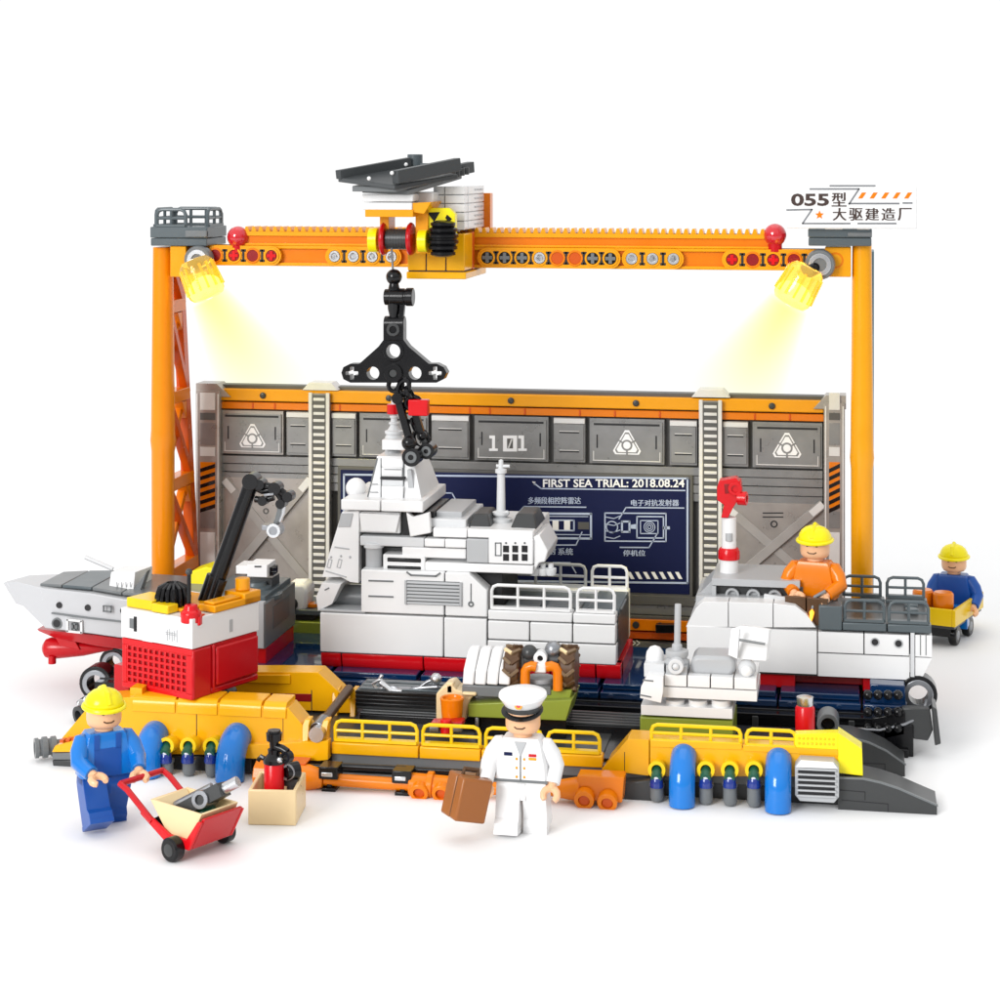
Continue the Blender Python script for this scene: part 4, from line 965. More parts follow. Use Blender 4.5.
m.lathe(c - a*.7, a, [(0,.25),(.25,.25),(.3,.4),(.5,.4),(.52,.33),(.62,.33),(.65,.42),(.85,.42),(.88,.34),(.98,.34),(1.0,.4),(1.15,.4),(1.15,.26),(.9,.24)], 'grey', 24); m.build('hose_socket', bg, bevel=0)
# rear housing
RY = 5.0
m = MB()
m.pp([(200, 684), (232, 672), (293, 672), (318, 672.5), (341, 694), (341, 712), (200, 706)], RY+.05, 1.2, 'gold'); m.pp([(247, 693), (311, 694), (311, 702), (247, 700)], RY+.03, .1, 'darkred')
m.pp([(247, 675), (290, 675), (290, 684), (247, 683)], RY-.05, 1.35, 'gold'); m.rb(311, 312, 690, 712, RY+.03, .1, 'seam'); m.pp([(335, 700), (354, 698), (354, 713), (335, 713)], RY, .8, 'gold')
m.build('rear_housing', bg)
# linkage between the two housings
for px, py, y in ((317, 731, -.1), (346, 699, RY)):
    m = MB()
    for d in (-.38, .38): q = at(px, py, y+.3); m.prism([(q.x+d-.12, q.y-.45, q.z-.75), (q.x+d+.12, q.y-.45, q.z-.75), (q.x+d+.12, q.y-.35, q.z+.3), (q.x+d+.12, q.y+.0, q.z+.45), (q.x+d-.12, q.y, q.z+.45), (q.x+d-.12, q.y-.35, q.z+.3)], (0,.5,0), 'gold')
    m.build('hinge_bracket', bg)
m = MB(); a, b = at(317, 730, .1), at(349, 689, RY+.2); m.tube([a, a.lerp(b, .25), a.lerp(b, .3), b], [.28, .26, .2, .2], 'dbrown', 14); m.cyl(a + Vector((.1,-.5,-.05)), a + Vector((.1,.2,-.05)), .3, 'silver', seg=20); m.tube([a, a.lerp(b, .2)], [.3, .29], 'steel', 14); m.build('link_rod', bg, bevel=0)
# right housing
m = MB()
m.pp([(602, 769), (628, 739), (649, 740), (649, 776), (602, 770)], -.1, 1.3, 'gold'); m.pp([(650, 743), (838, 753), (838, 777), (650, 776)], -.12, 1.2, 'gold'); m.rb(624.2, 625, 752, 771, -.112, .1, 'seam')
m.pp([(650, 740), (742, 744), (742, 750), (650, 747)], -.16, .4, 'gold'); m.pp([(743, 745), (838, 750), (838, 756), (743, 751)], -.16, .4, 'gold')
m.pp([(795, 734), (838, 733), (838, 752), (795, 751)], -.1, .5, 'lemon'); m.pp([(838, 733), (862, 749), (863, 776), (838, 773)], -.14, .9, 'lemon')
for i in range(9):
    for j in range(2): q = at(799+4.3*i, 738+5*j+.15*i, -.1); m.cyl((q.x, -.14, q.z), (q.x, -.08, q.z), .05, 'yellow', seg=8)
m.build('front_housing', bg)
for a, b, k in ((649, 742, 3), (744, 797, 2)):
    r = MB(); za, zb = at(a, 741, .1).z, at(b, 745, .1).z; r.rail((XB(a)+.1, .0, at(700, 743, 0).z), (XB(b)-.05, .0, at(700, 743, 0).z), .62, k, 'yellow', .075); r.build('railing', bg, bevel=0)
# fenders
def fender(px, pt, pb, w):
    Yf = -.95; top, bot = at(px, pt, Yf).z, max(.05, at(px, pb, Yf).z); x = at(px, 780, Yf).x; r = w/2
    R_ = 1.0; pts = [Vector((x, .35, top-r))] + [Vector((x, Yf + R_ - R_*math.sin(k*PI/16), top - r - R_ + R_*math.cos(k*PI/16))) for k in range(9)] + [Vector((x, Yf, bot))]
    m = MB(); m.tube(pts, r, 'blue', 28); m.build('fender', bg, bevel=0)
fender(230, 729, 788, 1.15); fender(147, 727, 783, 1.1); fender(682, 749, 812, .98); fender(778, 753, 817, .98)
# nozzle bollards
mat('navyshine', (.01, .03, .22), .12, coat=.6); mat('chrome', (.8, .82, .88), .1, metal=.8)
def bollard(px, pt, full=True):
    Yb = -.55; x = at(px, 780, Yb).x; Z = lambda py: at(px, py, Yb).z
    m = MB(); m.ring((x, Yb-.15, Z(pt+7)), (0,1,-.12), .33, .2, .8, 'yellow', 24)
    m.lathe((x, Yb+.2, Z(pt+7)), (0,-1,-.5), [(0,.2),(.5,.21),(.6,.2)], 'darkgreen', 18); m.lathe((x, Yb-.12, Z(pt+11)), (0,-.1,-1), [(0,.16),(.1,.22),(.42,.26),(.5,.24)], 'navyshine', 20)
    m.ball((x, Yb-.2, Z(pt+12.5)), .18, 'chrome', 14)
    if full: m.lathe((x, Yb, Z(pt+21)), (0,0,-1), [(0,.29),(.1,.29),(.14,.26),(Z(pt+21)-.05-.12,.26),(Z(pt+21)-.05,.2)], 'grey', 20)
    m.build('bollard', bg, bevel=0)
for px in (657, 706, 730, 754): bollard(px, 762)
for px in (167, 189, 212): bollard(px, 738)
# radiator
m = MB(); Yr = -.75
m.pp([(795, 766), (800, 760), (834, 762), (839, 768), (839, 797), (834, 803), (800, 801), (795, 795)], Yr, .9, 'pale'); m.pp([(798, 767), (835, 770), (835, 798), (798, 795)], Yr-.01, .1, 'seam')
for i in range(6): y = 768.5+5.3*i; m.prism([at(797, y-1, Yr-.02), at(836.5, y+.8, Yr-.02), at(836.5, y+2.6, Yr-.02), at(797, y+.8, Yr-.02)], (0, -.1, 0), 'pale')
m.pp([(796, 767), (801, 760.5), (833, 762.5), (838, 769), (796, 767.5)], Yr-.06, .1, 'white')
m.build('radiator', bg, bevel=.05)
# ramps
def ramp(pts, y0, y1, seam):
    m = MB(); m.pp(pts, y0, y1-y0, 'dgrey')
    tp = [q for q in pts[:-2]]; m.prism([at(a+1, b-.9, y0-.02) for a, b in tp] + [at(a+1, b+.9, y0-.02) for a, b in reversed(tp)], (0, .12, 0), 'grey')
    for l in seam: m.line(l, y0, .035, 'seam', .012)
    m.build('ramp', bg, bevel=.04)
ramp([(838, 778), (862, 779), (880, 783), (898, 789), (916, 797), (937, 806), (937, 815), (838, 811)], -.3, 1.5, [[(840, 790), (865, 792), (865, 800)], [(842, 800), (888, 804), (888, 812)]])
ramp([(822, 736), (850, 738), (868, 743), (885, 751), (905, 765), (905, 777), (822, 774)], 4.2, 6.0, [[(862, 763), (885, 764), (885, 775)]])
# orange hydraulic pipe run
m = MB(); Yp = -1.25
def O(px, py): return at(px, py, Yp)
c0, c1 = O(256, 774), O(300, 777); m.cyl(c0, c1, .55, 'orange', seg=8); m.pp([(262, 762), (306, 764), (302, 770), (262, 770)], Yp-.1, .9, 'deeporange')
m.lathe(O(300, 777), O(326, 779)-O(300, 777), [(0,.5),(.35,.5),(.95,.33)], 'orange', 24); m.cyl(O(324, 779), O(412, 785), .24, 'orange')
m.cyl(O(410, 784), O(452, 788), .44, 'orange', seg=24); m.ring(O(430, 785)-Vector((.1,0,0)), (1,0,-.03), .52, .3, .25, 'orange', 24)
for px, py in ((422, 789), (444, 790)): q = O(px, py); m.ring((q.x, Yp-.6, q.z), (0,.9,.25), .36, .22, .35, 'orange', 24); m.cyl((q.x, Yp-.5, q.z), (q.x, Yp-.2, q.z+.1), .22, 'deeporange')
m.cyl(O(450, 788), O(535, 789), .24, 'orange'); m.lathe(O(528, 788), O(578, 789)-O(528, 788), [(0,.2),(.5,.22),(1.9,.45),(2.0,.45)], 'orange', 24)
m.pp([(577, 776), (624, 778), (622, 803), (577, 800)], Yp-.3, .9, 'orange')
for px, py in ((586, 796), (609, 798.5)): q = O(px, py); m.ring((q.x, Yp-.62, q.z), (0,.95,.25), .38, .22, .4, 'orange', 24); m.cyl((q.x, Yp-.55, q.z), (q.x, Yp-.2, q.z+.06), .22, 'deeporange')
m.build('hydraulic_pipe', bg, bevel=.04)
for px, py in ((331, 773), (404, 777)):
    m = MB(); q = O(px, py); m.box(q.x-.4, q.x+.35, Yp-.35, Yp+.5, q.z-.15, q.z+.32, 'black'); m.box(q.x-.3, q.x+.15, Yp-.37, Yp-.3, q.z-.05, q.z+.12, 'silver'); m.box(q.x-.3, q.x+.25, Yp-.3, Yp+.4, q.z-.95, q.z-.5, 'black'); m.box(q.x-.12, q.x+.08, Yp-.2, Yp+.3, q.z-.6, q.z-.1, 'black'); m.build('pipe_clamp', bg, bevel=.03)
m = MB(); m.cyl(O(335, 771)+Vector((0,.3,.1)), O(404, 774)+Vector((0,.3,.1)), .12, 'black'); m.cyl(O(304, 769)+Vector((0,.4,0)), O(470, 775)+Vector((0,.4,0)), .09, 'black')
m.build('control_rod', bg, bevel=0)
bgz = zdk + .1

# ================================================================== barge crane
cr, cl, crr = Vector((-12.31, -.18, 2.85)), Vector((-15.8, 1.35, 2.85)), Vector((-10.76, 3.19, 2.85))
A_ = (cl - cr); LA = A_.length; A_.normalize(); B_ = (crr - cr); LB = B_.length + .15; B_.normalize()
Mc = Matrix(((A_.x, B_.x, 0, cr.x), (A_.y, B_.y, 0, cr.y), (0, 0, 1, cr.z), (0, 0, 0, 1)))
bc = thing('barge_crane', 'red and white crane cab with a long black boom, on the yellow barge', 'crane', Mc @ Vector((LA/2, LB/2, 0)))
h1, h2 = 2.0, 3.22
m = MB(Mc); m.box(.02, LA, .15, LB, 0, h1, 'red'); 
for a, b, c_, d_ in ((0, LA, 0, .22), (0, LA, h1-.25, h1), (0, .3, .22, h1-.25), (LA-.25, LA, .22, h1-.25)): m.box(a, b, 0, .2, c_, d_, 'brightred')
m.box(.3, LA-.25, .1, .16, .2, h1-.2, 'darkred')
m.box(LA-.1, LA+.75, .3, 1.5, -.35, .75, 'red')
body = m.build('cab_body', bc)
m = MB(Mc); nx, nz = 11, 6; ga, gb = .3, LA-.25; zc0, zc1 = .22, h1-.25
for i in range(nx+1): x = ga + (gb-ga)*i/nx; m.box(x-.06, x+.06, .02, .12, zc0, zc1, 'brightred')
for j in range(nz+1): z = zc0 + (zc1-zc0)*j/nz; m.box(ga, gb, .025, .12, z-.055, z+.055, 'brightred')
m.build('grille', bc, body, .02)
m = MB(Mc); y0 = LB*.3
m.box(-.16, .1, y0+.12, LB*.97, .35, h1-.12, 'red'); m.box(-.06, .1, 0.02, LB*.27, .02, h1-.02, 'red'); m.box(-.1, .1, y0-.03, y0+.1, .1, h1, 'red'); m.box(-.05, .1, LB*.27, LB, .02, .28, 'red')
m.build('side_panel', bc, body, .09)
m = MB(Mc)
m.box(-.03, LA+.02, -.03, LB+.05, h1+.03, h2, 'white'); m.box(LA*.55, LA*.7, -.05, 0, h1+.02, h2-.5, 'white')
cabt = m.build('cab_top', bc)
m = MB(Mc)
m.box(3.0, 3.35, -.05, 0, h1+.45, h1+.85, 'grey'); m.box(2.95, 3.1, -.06, 0, h1+.35, h1+.95, 'black')
for i in range(5): m.box(.75+.13*i, .8+.13*i, -.045, 0, h1+.2+.06*(i % 2), h1+.7-.05*(i % 3), 'pale')
for z in (h1+.35, h1+.42): m.box(.8, 1.4, -.045, 0, z+.1, z+.13, 'pale')
m.box(-.045, 0, LB*.55, LB*.6, h1+.3, h1+.8, 'pale')
m.build('cab_marking', bc, cabt, 0)
m = MB(Mc)
m.box(LA-1.5, LA-.1, .15, 1.5, h2+.01, h2+.4, 'yellow'); m.box(1.0, 3.2, .6, 3.3, h2+.02, h2+.15, 'amber'); m.box(1.3, 2.2, .0, .6, h2+.02, h2+.36, 'yellow')
m.box(-.1, .75, 1.2, LB+.1, h2+.02, h2+.3, 'amber'); m.box(.05, .6, 1.3, LB-.2, h2+.3, h2+.42, 'amber'); m.box(-.1, 1.0, LB-.9, LB+.1, h2+.02, h2+.5, 'amber'); m.cyl((.45, LB-.4, h2+.5), (.45, LB-.4, h2+1.0), .3, 'amber')
m.build('roof_trim', bc)
m = MB(); c = at(173, 611, 1.6); k_ = .68
m.lathe(c, (0,0,1), [(0,.7*k_),(.1,.85*k_),(.8,.85*k_),(.98,.7*k_),(1.05,.3*k_)], 'black', 26)
for i in range(16):
    a = 2*PI*i/16; e = Vector((math.cos(a), math.sin(a), 0)); m.tube([c+e*.72*k_, c+e*.93*k_+Vector((0,0,.2)), c+e*.97*k_+Vector((0,0,.6)), c+e*.82*k_+Vector((0,0,.95)), c+e*.35*k_+Vector((0,0,1.1))], .085, 'black', 8)
m.build('ribbed_dome', bc, bevel=0)
m = MB(); c = at(191, 622, .25); m.lathe(c, (0,0,1), [(0,.42),(.4,.42),(.5,.3),(.7,.25)], 'brightred', 20); m.box(c.x-.4, c.x+.45, c.y-.2, c.y+.5, c.z-.1, c.z+.25, 'brightred'); m.build('beacon', bc, bevel=.05)
m = MB(); q = at(189, 614, .4); m.cyl(q, at(189, 573, .4), .085, 'black', seg=10); m.ball(at(189, 572, .4), .14, 'dgrey', 12); m.lathe(q - Vector((0,0,.1)), (0,0,1), [(0,.2),(.3,.1)], 'dgrey', 12); m.build('antenna', bc, bevel=0)
m = MB(); YB = 2.8
a, b = at(206, 611, YB), at(252, 481, YB); m.tube([a, b], [.36, .31], 'black', 24); t = (b-a).normalized(); n = Vector((t.z, 0, -t.x))
m.bar(a - n*.12 + Vector((0,.3,0)), a.lerp(b, .98) - n*.12 + Vector((0,.3,0)), .35, .4, 'black', up=(0,1,0))
for s_ in (-.22, .22): m.tube([a + n*s_ + Vector((0,-.15,0)), a.lerp(b, .27) + n*s_ + Vector((0,-.15,0))], .23, 'black', 14)
m.cyl(b - Vector((0,.32,0)), b + Vector((0,.4,0)), .34, 'black', seg=20)
bo = m.build('boom', bc, bevel=.02)
m = MB()
for l, r in (([(254, 479), (261, 484), (267, 486), (273, 487)], .16), ([(256, 488), (262, 491), (270, 490), (276, 491)], .13), ([(255, 499), (262, 500), (268, 499), (274, 497)], .14), ([(274, 485), (279, 490), (284, 494), (290, 497)], .17), ([(277, 492), (281, 498), (283, 504)], .14)): m.tube([at(a, b, YB) for a, b in l], r, 'black', 12)
for a, b, r in ((261, 484, .22), (276, 488, .27), (289, 496, .22), (264, 500, .2), (282, 503, .2)): q = at(a, b, YB); m.cyl(q - Vector((0,.3,0)), q + Vector((0,.3,0)), r, 'black', seg=18)
m.bar(at(264, 495, YB-.3), at(274, 494, YB-.3), .12, .1, 'steel'); m.build('grab_arm', bc, bevel=.02)
m = MB(); m.tube([at(a, b, YB) for a, b in ((281, 503), (281, 511), (278, 520), (275, 526))], [.17, .17, .13, .14], 'grey', 14); m.tube([at(a, b, YB-.1) for a, b in ((284, 506), (283, 514), (280, 522))], .08, 'silver', 10)
c = at(275.5, 529.5, YB); m.cyl(c - Vector((0,.3,0)), c + Vector((0,.3,0)), .3, 'steel', seg=22); m.ring(c - Vector((0,.34,0)), (0,1,0), .3, .18, .1, 'silver', 22); m.box(c.x-.5, c.x-.2, YB-.3, YB+.2, c.z, c.z+.22, 'steel'); m.build('hook', bc, bevel=.02)
m = MB(); q = Mc @ Vector((LA/2, LB/2, 0)); m.cyl((q.x, q.y, zdk), (q.x, q.y, q.z-.02), 1.5, 'bluegrey', seg=32); m.cyl((q.x, q.y, zdk), (q.x, q.y, q.z-.3), 1.9, 'dgrey', seg=32); m.build('turntable', bc)

# ================================================================== loose things on the barge
# missile box and engine on olive stands
p = at(520, 720, 2.6)
eq = thing('engine_module', 'engine with orange pipes and brown camouflage wheels on an olive stand', 'engine', (p.x, 2.6, bgz))
EY = 2.6
m = MB(); m.pp([(468, 704), (572, 700), (566, 721), (468, 717)], EY, 2.4, 'olive'); m.pp([(508, 690), (572, 690), (570, 699), (508, 702)], EY+.4, 2, 'olive'); m.box(at(475,0,EY).x, at(565,0,EY).x, EY+.3, EY+2.2, bgz, at(520, 716, EY).z, 'black'); m.cyl(at(477, 717, EY+.1), Vector((at(477, 0, EY+.1).x, EY+.1, bgz)), .09, 'steel', seg=8)
for px in (560, 570): m.bar(at(px, 690, EY+1.6), at(px-3, 720, EY+1.6), .18, .18, 'olive')
m.build('stand', eq)
m = MB(); c = at(540, 684, EY+1.2); m.lathe(c - Vector((0,0,.9)), (0,0,1), [(0,.55),(.3,.55),(.4,.75),(.75,.8),(.8,.6),(1.2,.6)], 'pale', 22); m.rb(528, 551, 686, 695, EY+.35, 1, 'grey'); m.rb(534, 546, 664, 673, EY+.2, .8, 'white')
for px in (524, 558): m.rb(px-5, px+5, 654, 668, EY+1.0, .9, 'white')
m.build('engine_block', eq, bevel=.05)
m = MB(); c = at(541, 657, EY+.6)
m.cyl(c + Vector((-.7,.4,-.2)), c + Vector((.7,.4,-.2)), .42, 'dgrey'); m.ball(c + Vector((.45,.3,.25)), .35, 'steel', 14); m.ring(c + Vector((0,-.25,.0)), (0,1,0), .27, .12, .5, 'white'); m.cyl(c + Vector((0,-.1,0)), c + Vector((0,.2,0)), .14, 'black'); m.ball(c + Vector((-.5,.2,.1)), .33, 'dgrey', 14); m.build('turbine', eq, bevel=.02)
mat('mudbrown', (.17, .11, .06), .35)
for s_ in (-1, 1):
    m = MB(); q = lambda px, py, dy=0: at(541.5 + s_*px, py, EY+.25+dy)
    m.tube([q(5, 667), q(10, 666), q(14, 667.5), q(16, 671), q(16.3, 678), q(16.3, 690)], .2, 'orange', 12); m.build('orange_pipe', eq, bevel=0); m = MB(); m.tube([q(6, 654, 1), q(12, 652, 1), q(22, 655, 1)], .2, 'orange', 12); m.build('orange_pipe', eq, bevel=0)
    m = MB(); c = at(541.5 + s_*25.5 + (2 if s_ > 0 else -2), 668, EY+1.1)
    m.lathe(c - Vector((.4,0,0)), (1,0,0), [(.08,.4),(.08,.78),(.16,.86),(.64,.86),(.72,.78),(.72,.4)], 'dbrown', 24)
    for i in range(12):
        a = 2*PI*i/12; e = Vector((0, math.cos(a), math.sin(a))); g = Vector((0, -math.sin(a), math.cos(a)))
        m.bar(c + e*.85 - g*.16 - Vector((.32,0,0)), c + e*.88 + g*.1, .13, .14, 'tan' if i % 4 == 0 else 'mudbrown', up=e); m.bar(c + e*.88 + g*.1, c + e*.85 - g*.16 + Vector((.32,0,0)), .13, .14, 'dbrown' if i % 2 else 'mudbrown', up=e)
    m.build('wheel', eq, bevel=.02)
p = at(486, 695, 2.9)
lb = thing('ribbed_box', 'white slanted box of ribbed panels on a grey base, beside the engine', 'launcher box', p)
m = MB(); LYb = 2.75; m.rb(462, 511, 686, 697, LYb, 2, 'grey'); m.build('base', lb)
for k in range(4):
    m = MB(); a = 462 + 12*k; s_ = 6
    lo = [at(a+.3, 684.5, LYb+.02), at(a+11.5, 685.5, LYb+.02)]; up = [at(a+s_+.3, 648.5, LYb+1.25), at(a+s_+11.2, 648.5, LYb+1.25)]
    lx = [(v.x, v.y, v.z) for v in lo]; mid0, mid1 = at(a+1.5, 670, LYb+.1), at(a+12.5, 671, LYb+.1)
    m.loft([[lo[0], lo[1], lo[1]+Vector((0,1.8,0)), lo[0]+Vector((0,1.8,0))], [mid0, mid1, mid1+Vector((0,1.7,0)), mid0+Vector((0,1.7,0))], [up[0], up[1], up[1]+Vector((0,.6,0)), up[0]+Vector((0,.6,0))]], 'white')
    m.build('rib', lb, bevel=.06)
# vent box with grapple
p = at(400, 705, 4.4)
vb = thing('vent_box', 'black slatted deck box on the barge, with a silver grapple lying on it', 'deck box', (p.x, 4.4, zdk+.48))
m = MB(); x0, x1 = at(356, 700, 4.4).x, at(456, 700, 4.4).x; zt_ = at(400, 692, 4.4).z; m.box(x0, x1, 4.45, 6.3, zdk+.48, zt_, 'dgrey')
for i in range(4): z = zdk+.6 + (zt_-zdk-.6)*i/4; m.box(x0-.03, x1+.03, 4.38, 4.6, z, z+.14, 'black')
for i in range(3): m.box(x0+.1, x1-.1, 4.6+.55*i, 4.95+.55*i, zt_, zt_+.05, 'bluegrey')
m.build('box', vb)
gp = tag(MB().tube([at(a, b, 4.9) for a, b in ((363, 690), (378, 692), (392, 687), (405, 691), (420, 688), (438, 687))], .1, 'steel', 8).tube([at(378, 691, 4.7), at(373, 684, 4.7), at(380, 679, 4.7), at(386, 685, 4.7), at(380, 690, 4.7)], .09, 'silver', 8).tube([at(419, 688, 4.9), at(427, 682, 4.9), at(432, 680, 4.9)], .08, 'steel', 8).ball(at(436, 679, 4.9), .25, 'silver', 12).tube([at(379, 680, 4.7), at(382, 675, 4.7)], .08, 'silver', 8).tube([at(380, 682, 4.6), at(390, 690, 4.6), at(402, 692, 4.6)], .12, 'silver', 8).box(*[v for v in (at(396,0,4.8).x, at(410,0,4.8).x, 4.7, 5.1, at(400,692,4.8).z, at(400,688,4.8).z)], 'steel').build('grapple', bevel=.02), 'silver steel grapple lying on top of the black slatted box', 'grapple')
# tan rock-like chair, barrel, tool
Yc = 2.3
ch = tag(MB().pp([(436, 722), (436, 694), (444, 686), (451, 684), (456, 690), (466, 692), (476, 693), (470, 700), (466, 720)], Yc+.5, 1.2, 'tan').rb(446, 453, 683, 694, Yc+.5, .5, 'tan').rb(462, 476, 692.5, 696, Yc+.3, 1.3, 'tan').build('back_rest_block', bevel=.06), 'tan block shaped like a chair back, behind the orange barrel on deck', 'block')
ch.name = 'tan_block'
p = at(452, 721, Yc-.2)
br = thing('barrel', 'small orange barrel on the barge deck in front of the tan block', 'barrel', p)
c = p; m = MB(); hb = at(452, 697, Yc-.2).z - p.z; m.lathe(c, (0,0,1), [(0,.36),(.08,.4),(hb*.45,.43),(hb*.8,.45),(hb-.05,.48),(hb,.45),(hb-.02,.38),(hb-.1,.36)], 'orange', 26); m.build('drum', br, bevel=0)
p = at(446, 730, 1.2)
tl = thing('deck_tool', 'small red tool with grey grips lying on the deck before the orange barrel', 'tool', p)
m = MB(); m.pp([(430, 723), (462, 722), (462, 727), (452, 731), (442, 731), (430, 728)], 1.1, .7, 'red'); m.cyl(at(446, 733, 1.0), at(446, 719, 1.0), .22, 'brightred'); m.build('frame', tl)
for a in (434, 457): m = MB(); m.cyl(at(a-4, 728, .95), at(a+5, 728, .95), .16, 'grey'); m.build('grip', tl, bevel=.02)
# small white radar launch on the right
p = at(700, 735, 2.4)
sb = thing('radar_module', 'small white radar module with dish, post and dome, on an olive base', 'radar module', (p.x, 2.4, bgz))
RY = 2.4
m = MB(); m.rb(640, 733, 719, 746, RY+.1, 2.6, 'olive'); m.rb(655, 725, 717, 720, RY+.4, 2, 'seam'); m.build('base', sb)
m = MB(); m.rb(641, 732.5, 707, 717, RY, 2.8, 'white'); x0, x1, z0, z1 = rect(665, 734, 698, 706, RY)
for px in (675, 698, 721): c = at(px, 707, RY+.45); m.lathe(c, (0,0,1), [(0,.37),(.3,.37)], 'white', 20)
m.rb(663, 757, 689, 699.5, RY, 2.8, 'white'); x0, x1, z0, z1 = rect(664, 757, 676, 688.5, RY); m.tiles([x0+(x1-x0)*i/4 for i in range(5)], [z0, z1], RY, 2.6, 'white', .05)
m.pp([(647, 676), (663, 677), (663, 691), (661, 703), (640, 698), (641, 687)], RY-.5, 1.6, 'white'); m.line([(643, 680), (653, 681)], RY-.5, .06, 'grey', .02); m.line([(641, 695), (651, 697)], RY-.5, .06, 'grey', .02); m.rb(644, 664, 664, 677, RY+.2, 1.6, 'offwhite')
m.build('hull', sb)
m = MB(); m.pp([(691, 660), (696, 656), (731, 657), (735, 662), (735, 671), (730, 677), (696, 675), (691, 672)], RY+.4, 1.6, 'pale'); m.build('cowling', sb, bevel=.14)
m = MB(); c = at(655, 664, RY+1); m.lathe(c, (0,0,1), [(0,.36),(.3,.37),(.5,.33),(.68,.2),(.74,.03)], 'white', 22); m.build('dome', sb, bevel=0)
m = MB(); m.rb(666, 687, 666, 676, RY+.1, 1.2, 'pale'); c = at(677, 665, RY+.7); m.lathe(c - Vector((0,0,.1)), (0,0,1), [(0,.5),(.25,.5),(.4,.38),(.5,.45),(.7,.45),(.72,.2)], 'pale', 20); q = at(676, 666, RY); m.ring((q.x, RY-.15, q.z), (0,1,0), .3, .16, .5, 'offwhite'); m.ball((q.x, RY, q.z), .18, 'offwhite', 12)
m.cyl(at(677, 660, RY+.7), at(678, 604, RY+.7), .13, 'pale', seg=14); m.lathe(at(677, 652, RY+.7), (0,0,1), [(0,.22),(.3,.2),(.35,.13)], 'pale', 14); m.build('antenna_post', sb, bevel=.02)
m = MB(); c = at(747, 668, RY+.6); m.ball(c, .36, 'offwhite', 16); m.ball(c + Vector((0,-.3,-.05)), .24, 'white', 12)
m.prism([at(741, 626, RY+.9), at(753, 627, RY+.9), at(769, 630, RY+.9), at(766, 661, RY+.4), at(737, 659, RY+.4), at(728, 655, RY+.4), at(731, 629, RY+.9)], (.1, .22, 0), 'white'); m.line([(740, 639), (765, 643)], RY+.45, .04, 'grey', .3); m.line([(740, 629), (738, 657)], RY+.45, .03, 'pale', .3); m.bar(c, at(750, 645, RY+1.0), .3, .3, 'offwhite', up=(0,1,0)); m.build('dish', sb, bevel=.03)
p = at(805, 731, 3)
ca = thing('gas_canister', 'small red canister with a silver cap, standing on the barge deck at right', 'canister', p)
m = MB(); m.lathe(p, (0,0,1), [(0,.34),(.05,.38),(.9,.38),(1.0,.32)], 'brightred', 24); m.build('tank', ca, bevel=0); m = MB(); m.lathe(p + Vector((0,0,.98)), (0,0,1), [(0,.3),(.1,.33),(.35,.33),(.4,.2)], 'silver', 22); m.build('cap', ca, bevel=0)
p = at(828, 723, 5.2)
hr_ = tag(MB().ring(p + Vector((0,-.3,.0)), (0,1,0), .44, .28, 1.2, 'grey', 26).cyl(p + Vector((0,0,0)), p + Vector((0,.5,0)), .27, 'black').build('open_pipe', bevel=.03), 'grey open pipe end behind the red canister on the barge', 'pipe')

# ================================================================== floor things
# tan crate with contents
c0, c1, c2 = atz(248, 825, 0), atz(296, 826, 0), atz(306, 806, 0)
ux = (c1-c0); LX = ux.length; ux.normalize(); uy = Vector((-ux.y, ux.x, 0)); LYc = max(1.6, (c2-c1).dot(uy))
Mx = Matrix(((ux.x, uy.x, 0, c0.x), (ux.y, uy.y, 0, c0.y), (0, 0, 1, 0), (0, 0, 0, 1)))
cb = thing('tool_crate', 'open tan crate on the white floor before the barge, holding a red bottle', 'crate', Mx @ Vector((LX/2, LYc/2, 0)))
hC = 1.28
m = MB(Mx); w = .14
m.box(0, LX, 0, w, 0, hC, 'tan'); m.box(0, LX, LYc-w, LYc, 0, hC, 'tan'); m.box(0, w, w, LYc-w, 0, hC, 'tan'); m.box(LX-w, LX, w, LYc-w, 0, hC, 'tan'); m.box(w, LX-w, w, LYc-w, .02, .2, 'tan')
m.build('box', cb)
q = Mx @ Vector((LX*.45, LYc*.42, .2))
fe = thing('fire_extinguisher', 'red bottle with black valve and nozzle, standing in the tan crate', 'fire extinguisher', q)
m = MB(); m.lathe(q, (0,0,1), [(0,.32),(.05,.37),(1.75,.37),(1.85,.3)], 'brightred', 26); m.build('bottle', fe, bevel=0)
m = MB(); t_ = q + Vector((0,0,1.8)); m.lathe(t_, (0,0,1), [(0,.4),(.15,.42),(.25,.3),(.35,.22),(.5,.24),(.55,.16),(.8,.18),(.82,.28),(1.1,.3),(1.12,.24),(1.2,.24)], 'black', 22); m.tube([t_ + Vector((0,0,.6)), t_ + Vector((.35,-.1,.55)), t_ + Vector((.55,-.15,.45))], .15, 'black', 12); m.ring(t_ + Vector((.5,-.3,.3)), (.5,1,0), .22, .12, .25, 'black'); m.ball(t_ + Vector((.3,-.3,.2)), .12, 'silver', 10)
m.tube([t_ + Vector((-.3,0,.1)), t_ + Vector((-.5,0,.2)), t_ + Vector((-.62,0,.05))], .09, 'black', 8); m.build('valve', fe, bevel=.0)
q2 = Mx @ Vector((LX*.8, LYc*.55, .2))
cm = tag(MB().cyl(q2, q2 + Vector((0,0,1.3)), .2, 'dgrey').cyl(q2 + Vector((-.2,-.25,1.45)), q2 + Vector((.2,.1,1.45)), .32, 'black').ring(q2 + Vector((-.1,-.36,1.45)), (0,1,0), .3, .2, .2, 'steel').tube([q2 + Vector((.15,0,1.1)), q2 + Vector((.28,-.1,.9)), q2 + Vector((.2,-.3,.7))], .1, 'black').box(q2.x-.25, q2.x+.25, q2.y-.2, q2.y+.2, q2.z+.9, q2.z+1.15, 'dgrey').build('hand_tool', bevel=.02), 'black hand tool sticking out of the tan crate beside the red bottle', 'tool')

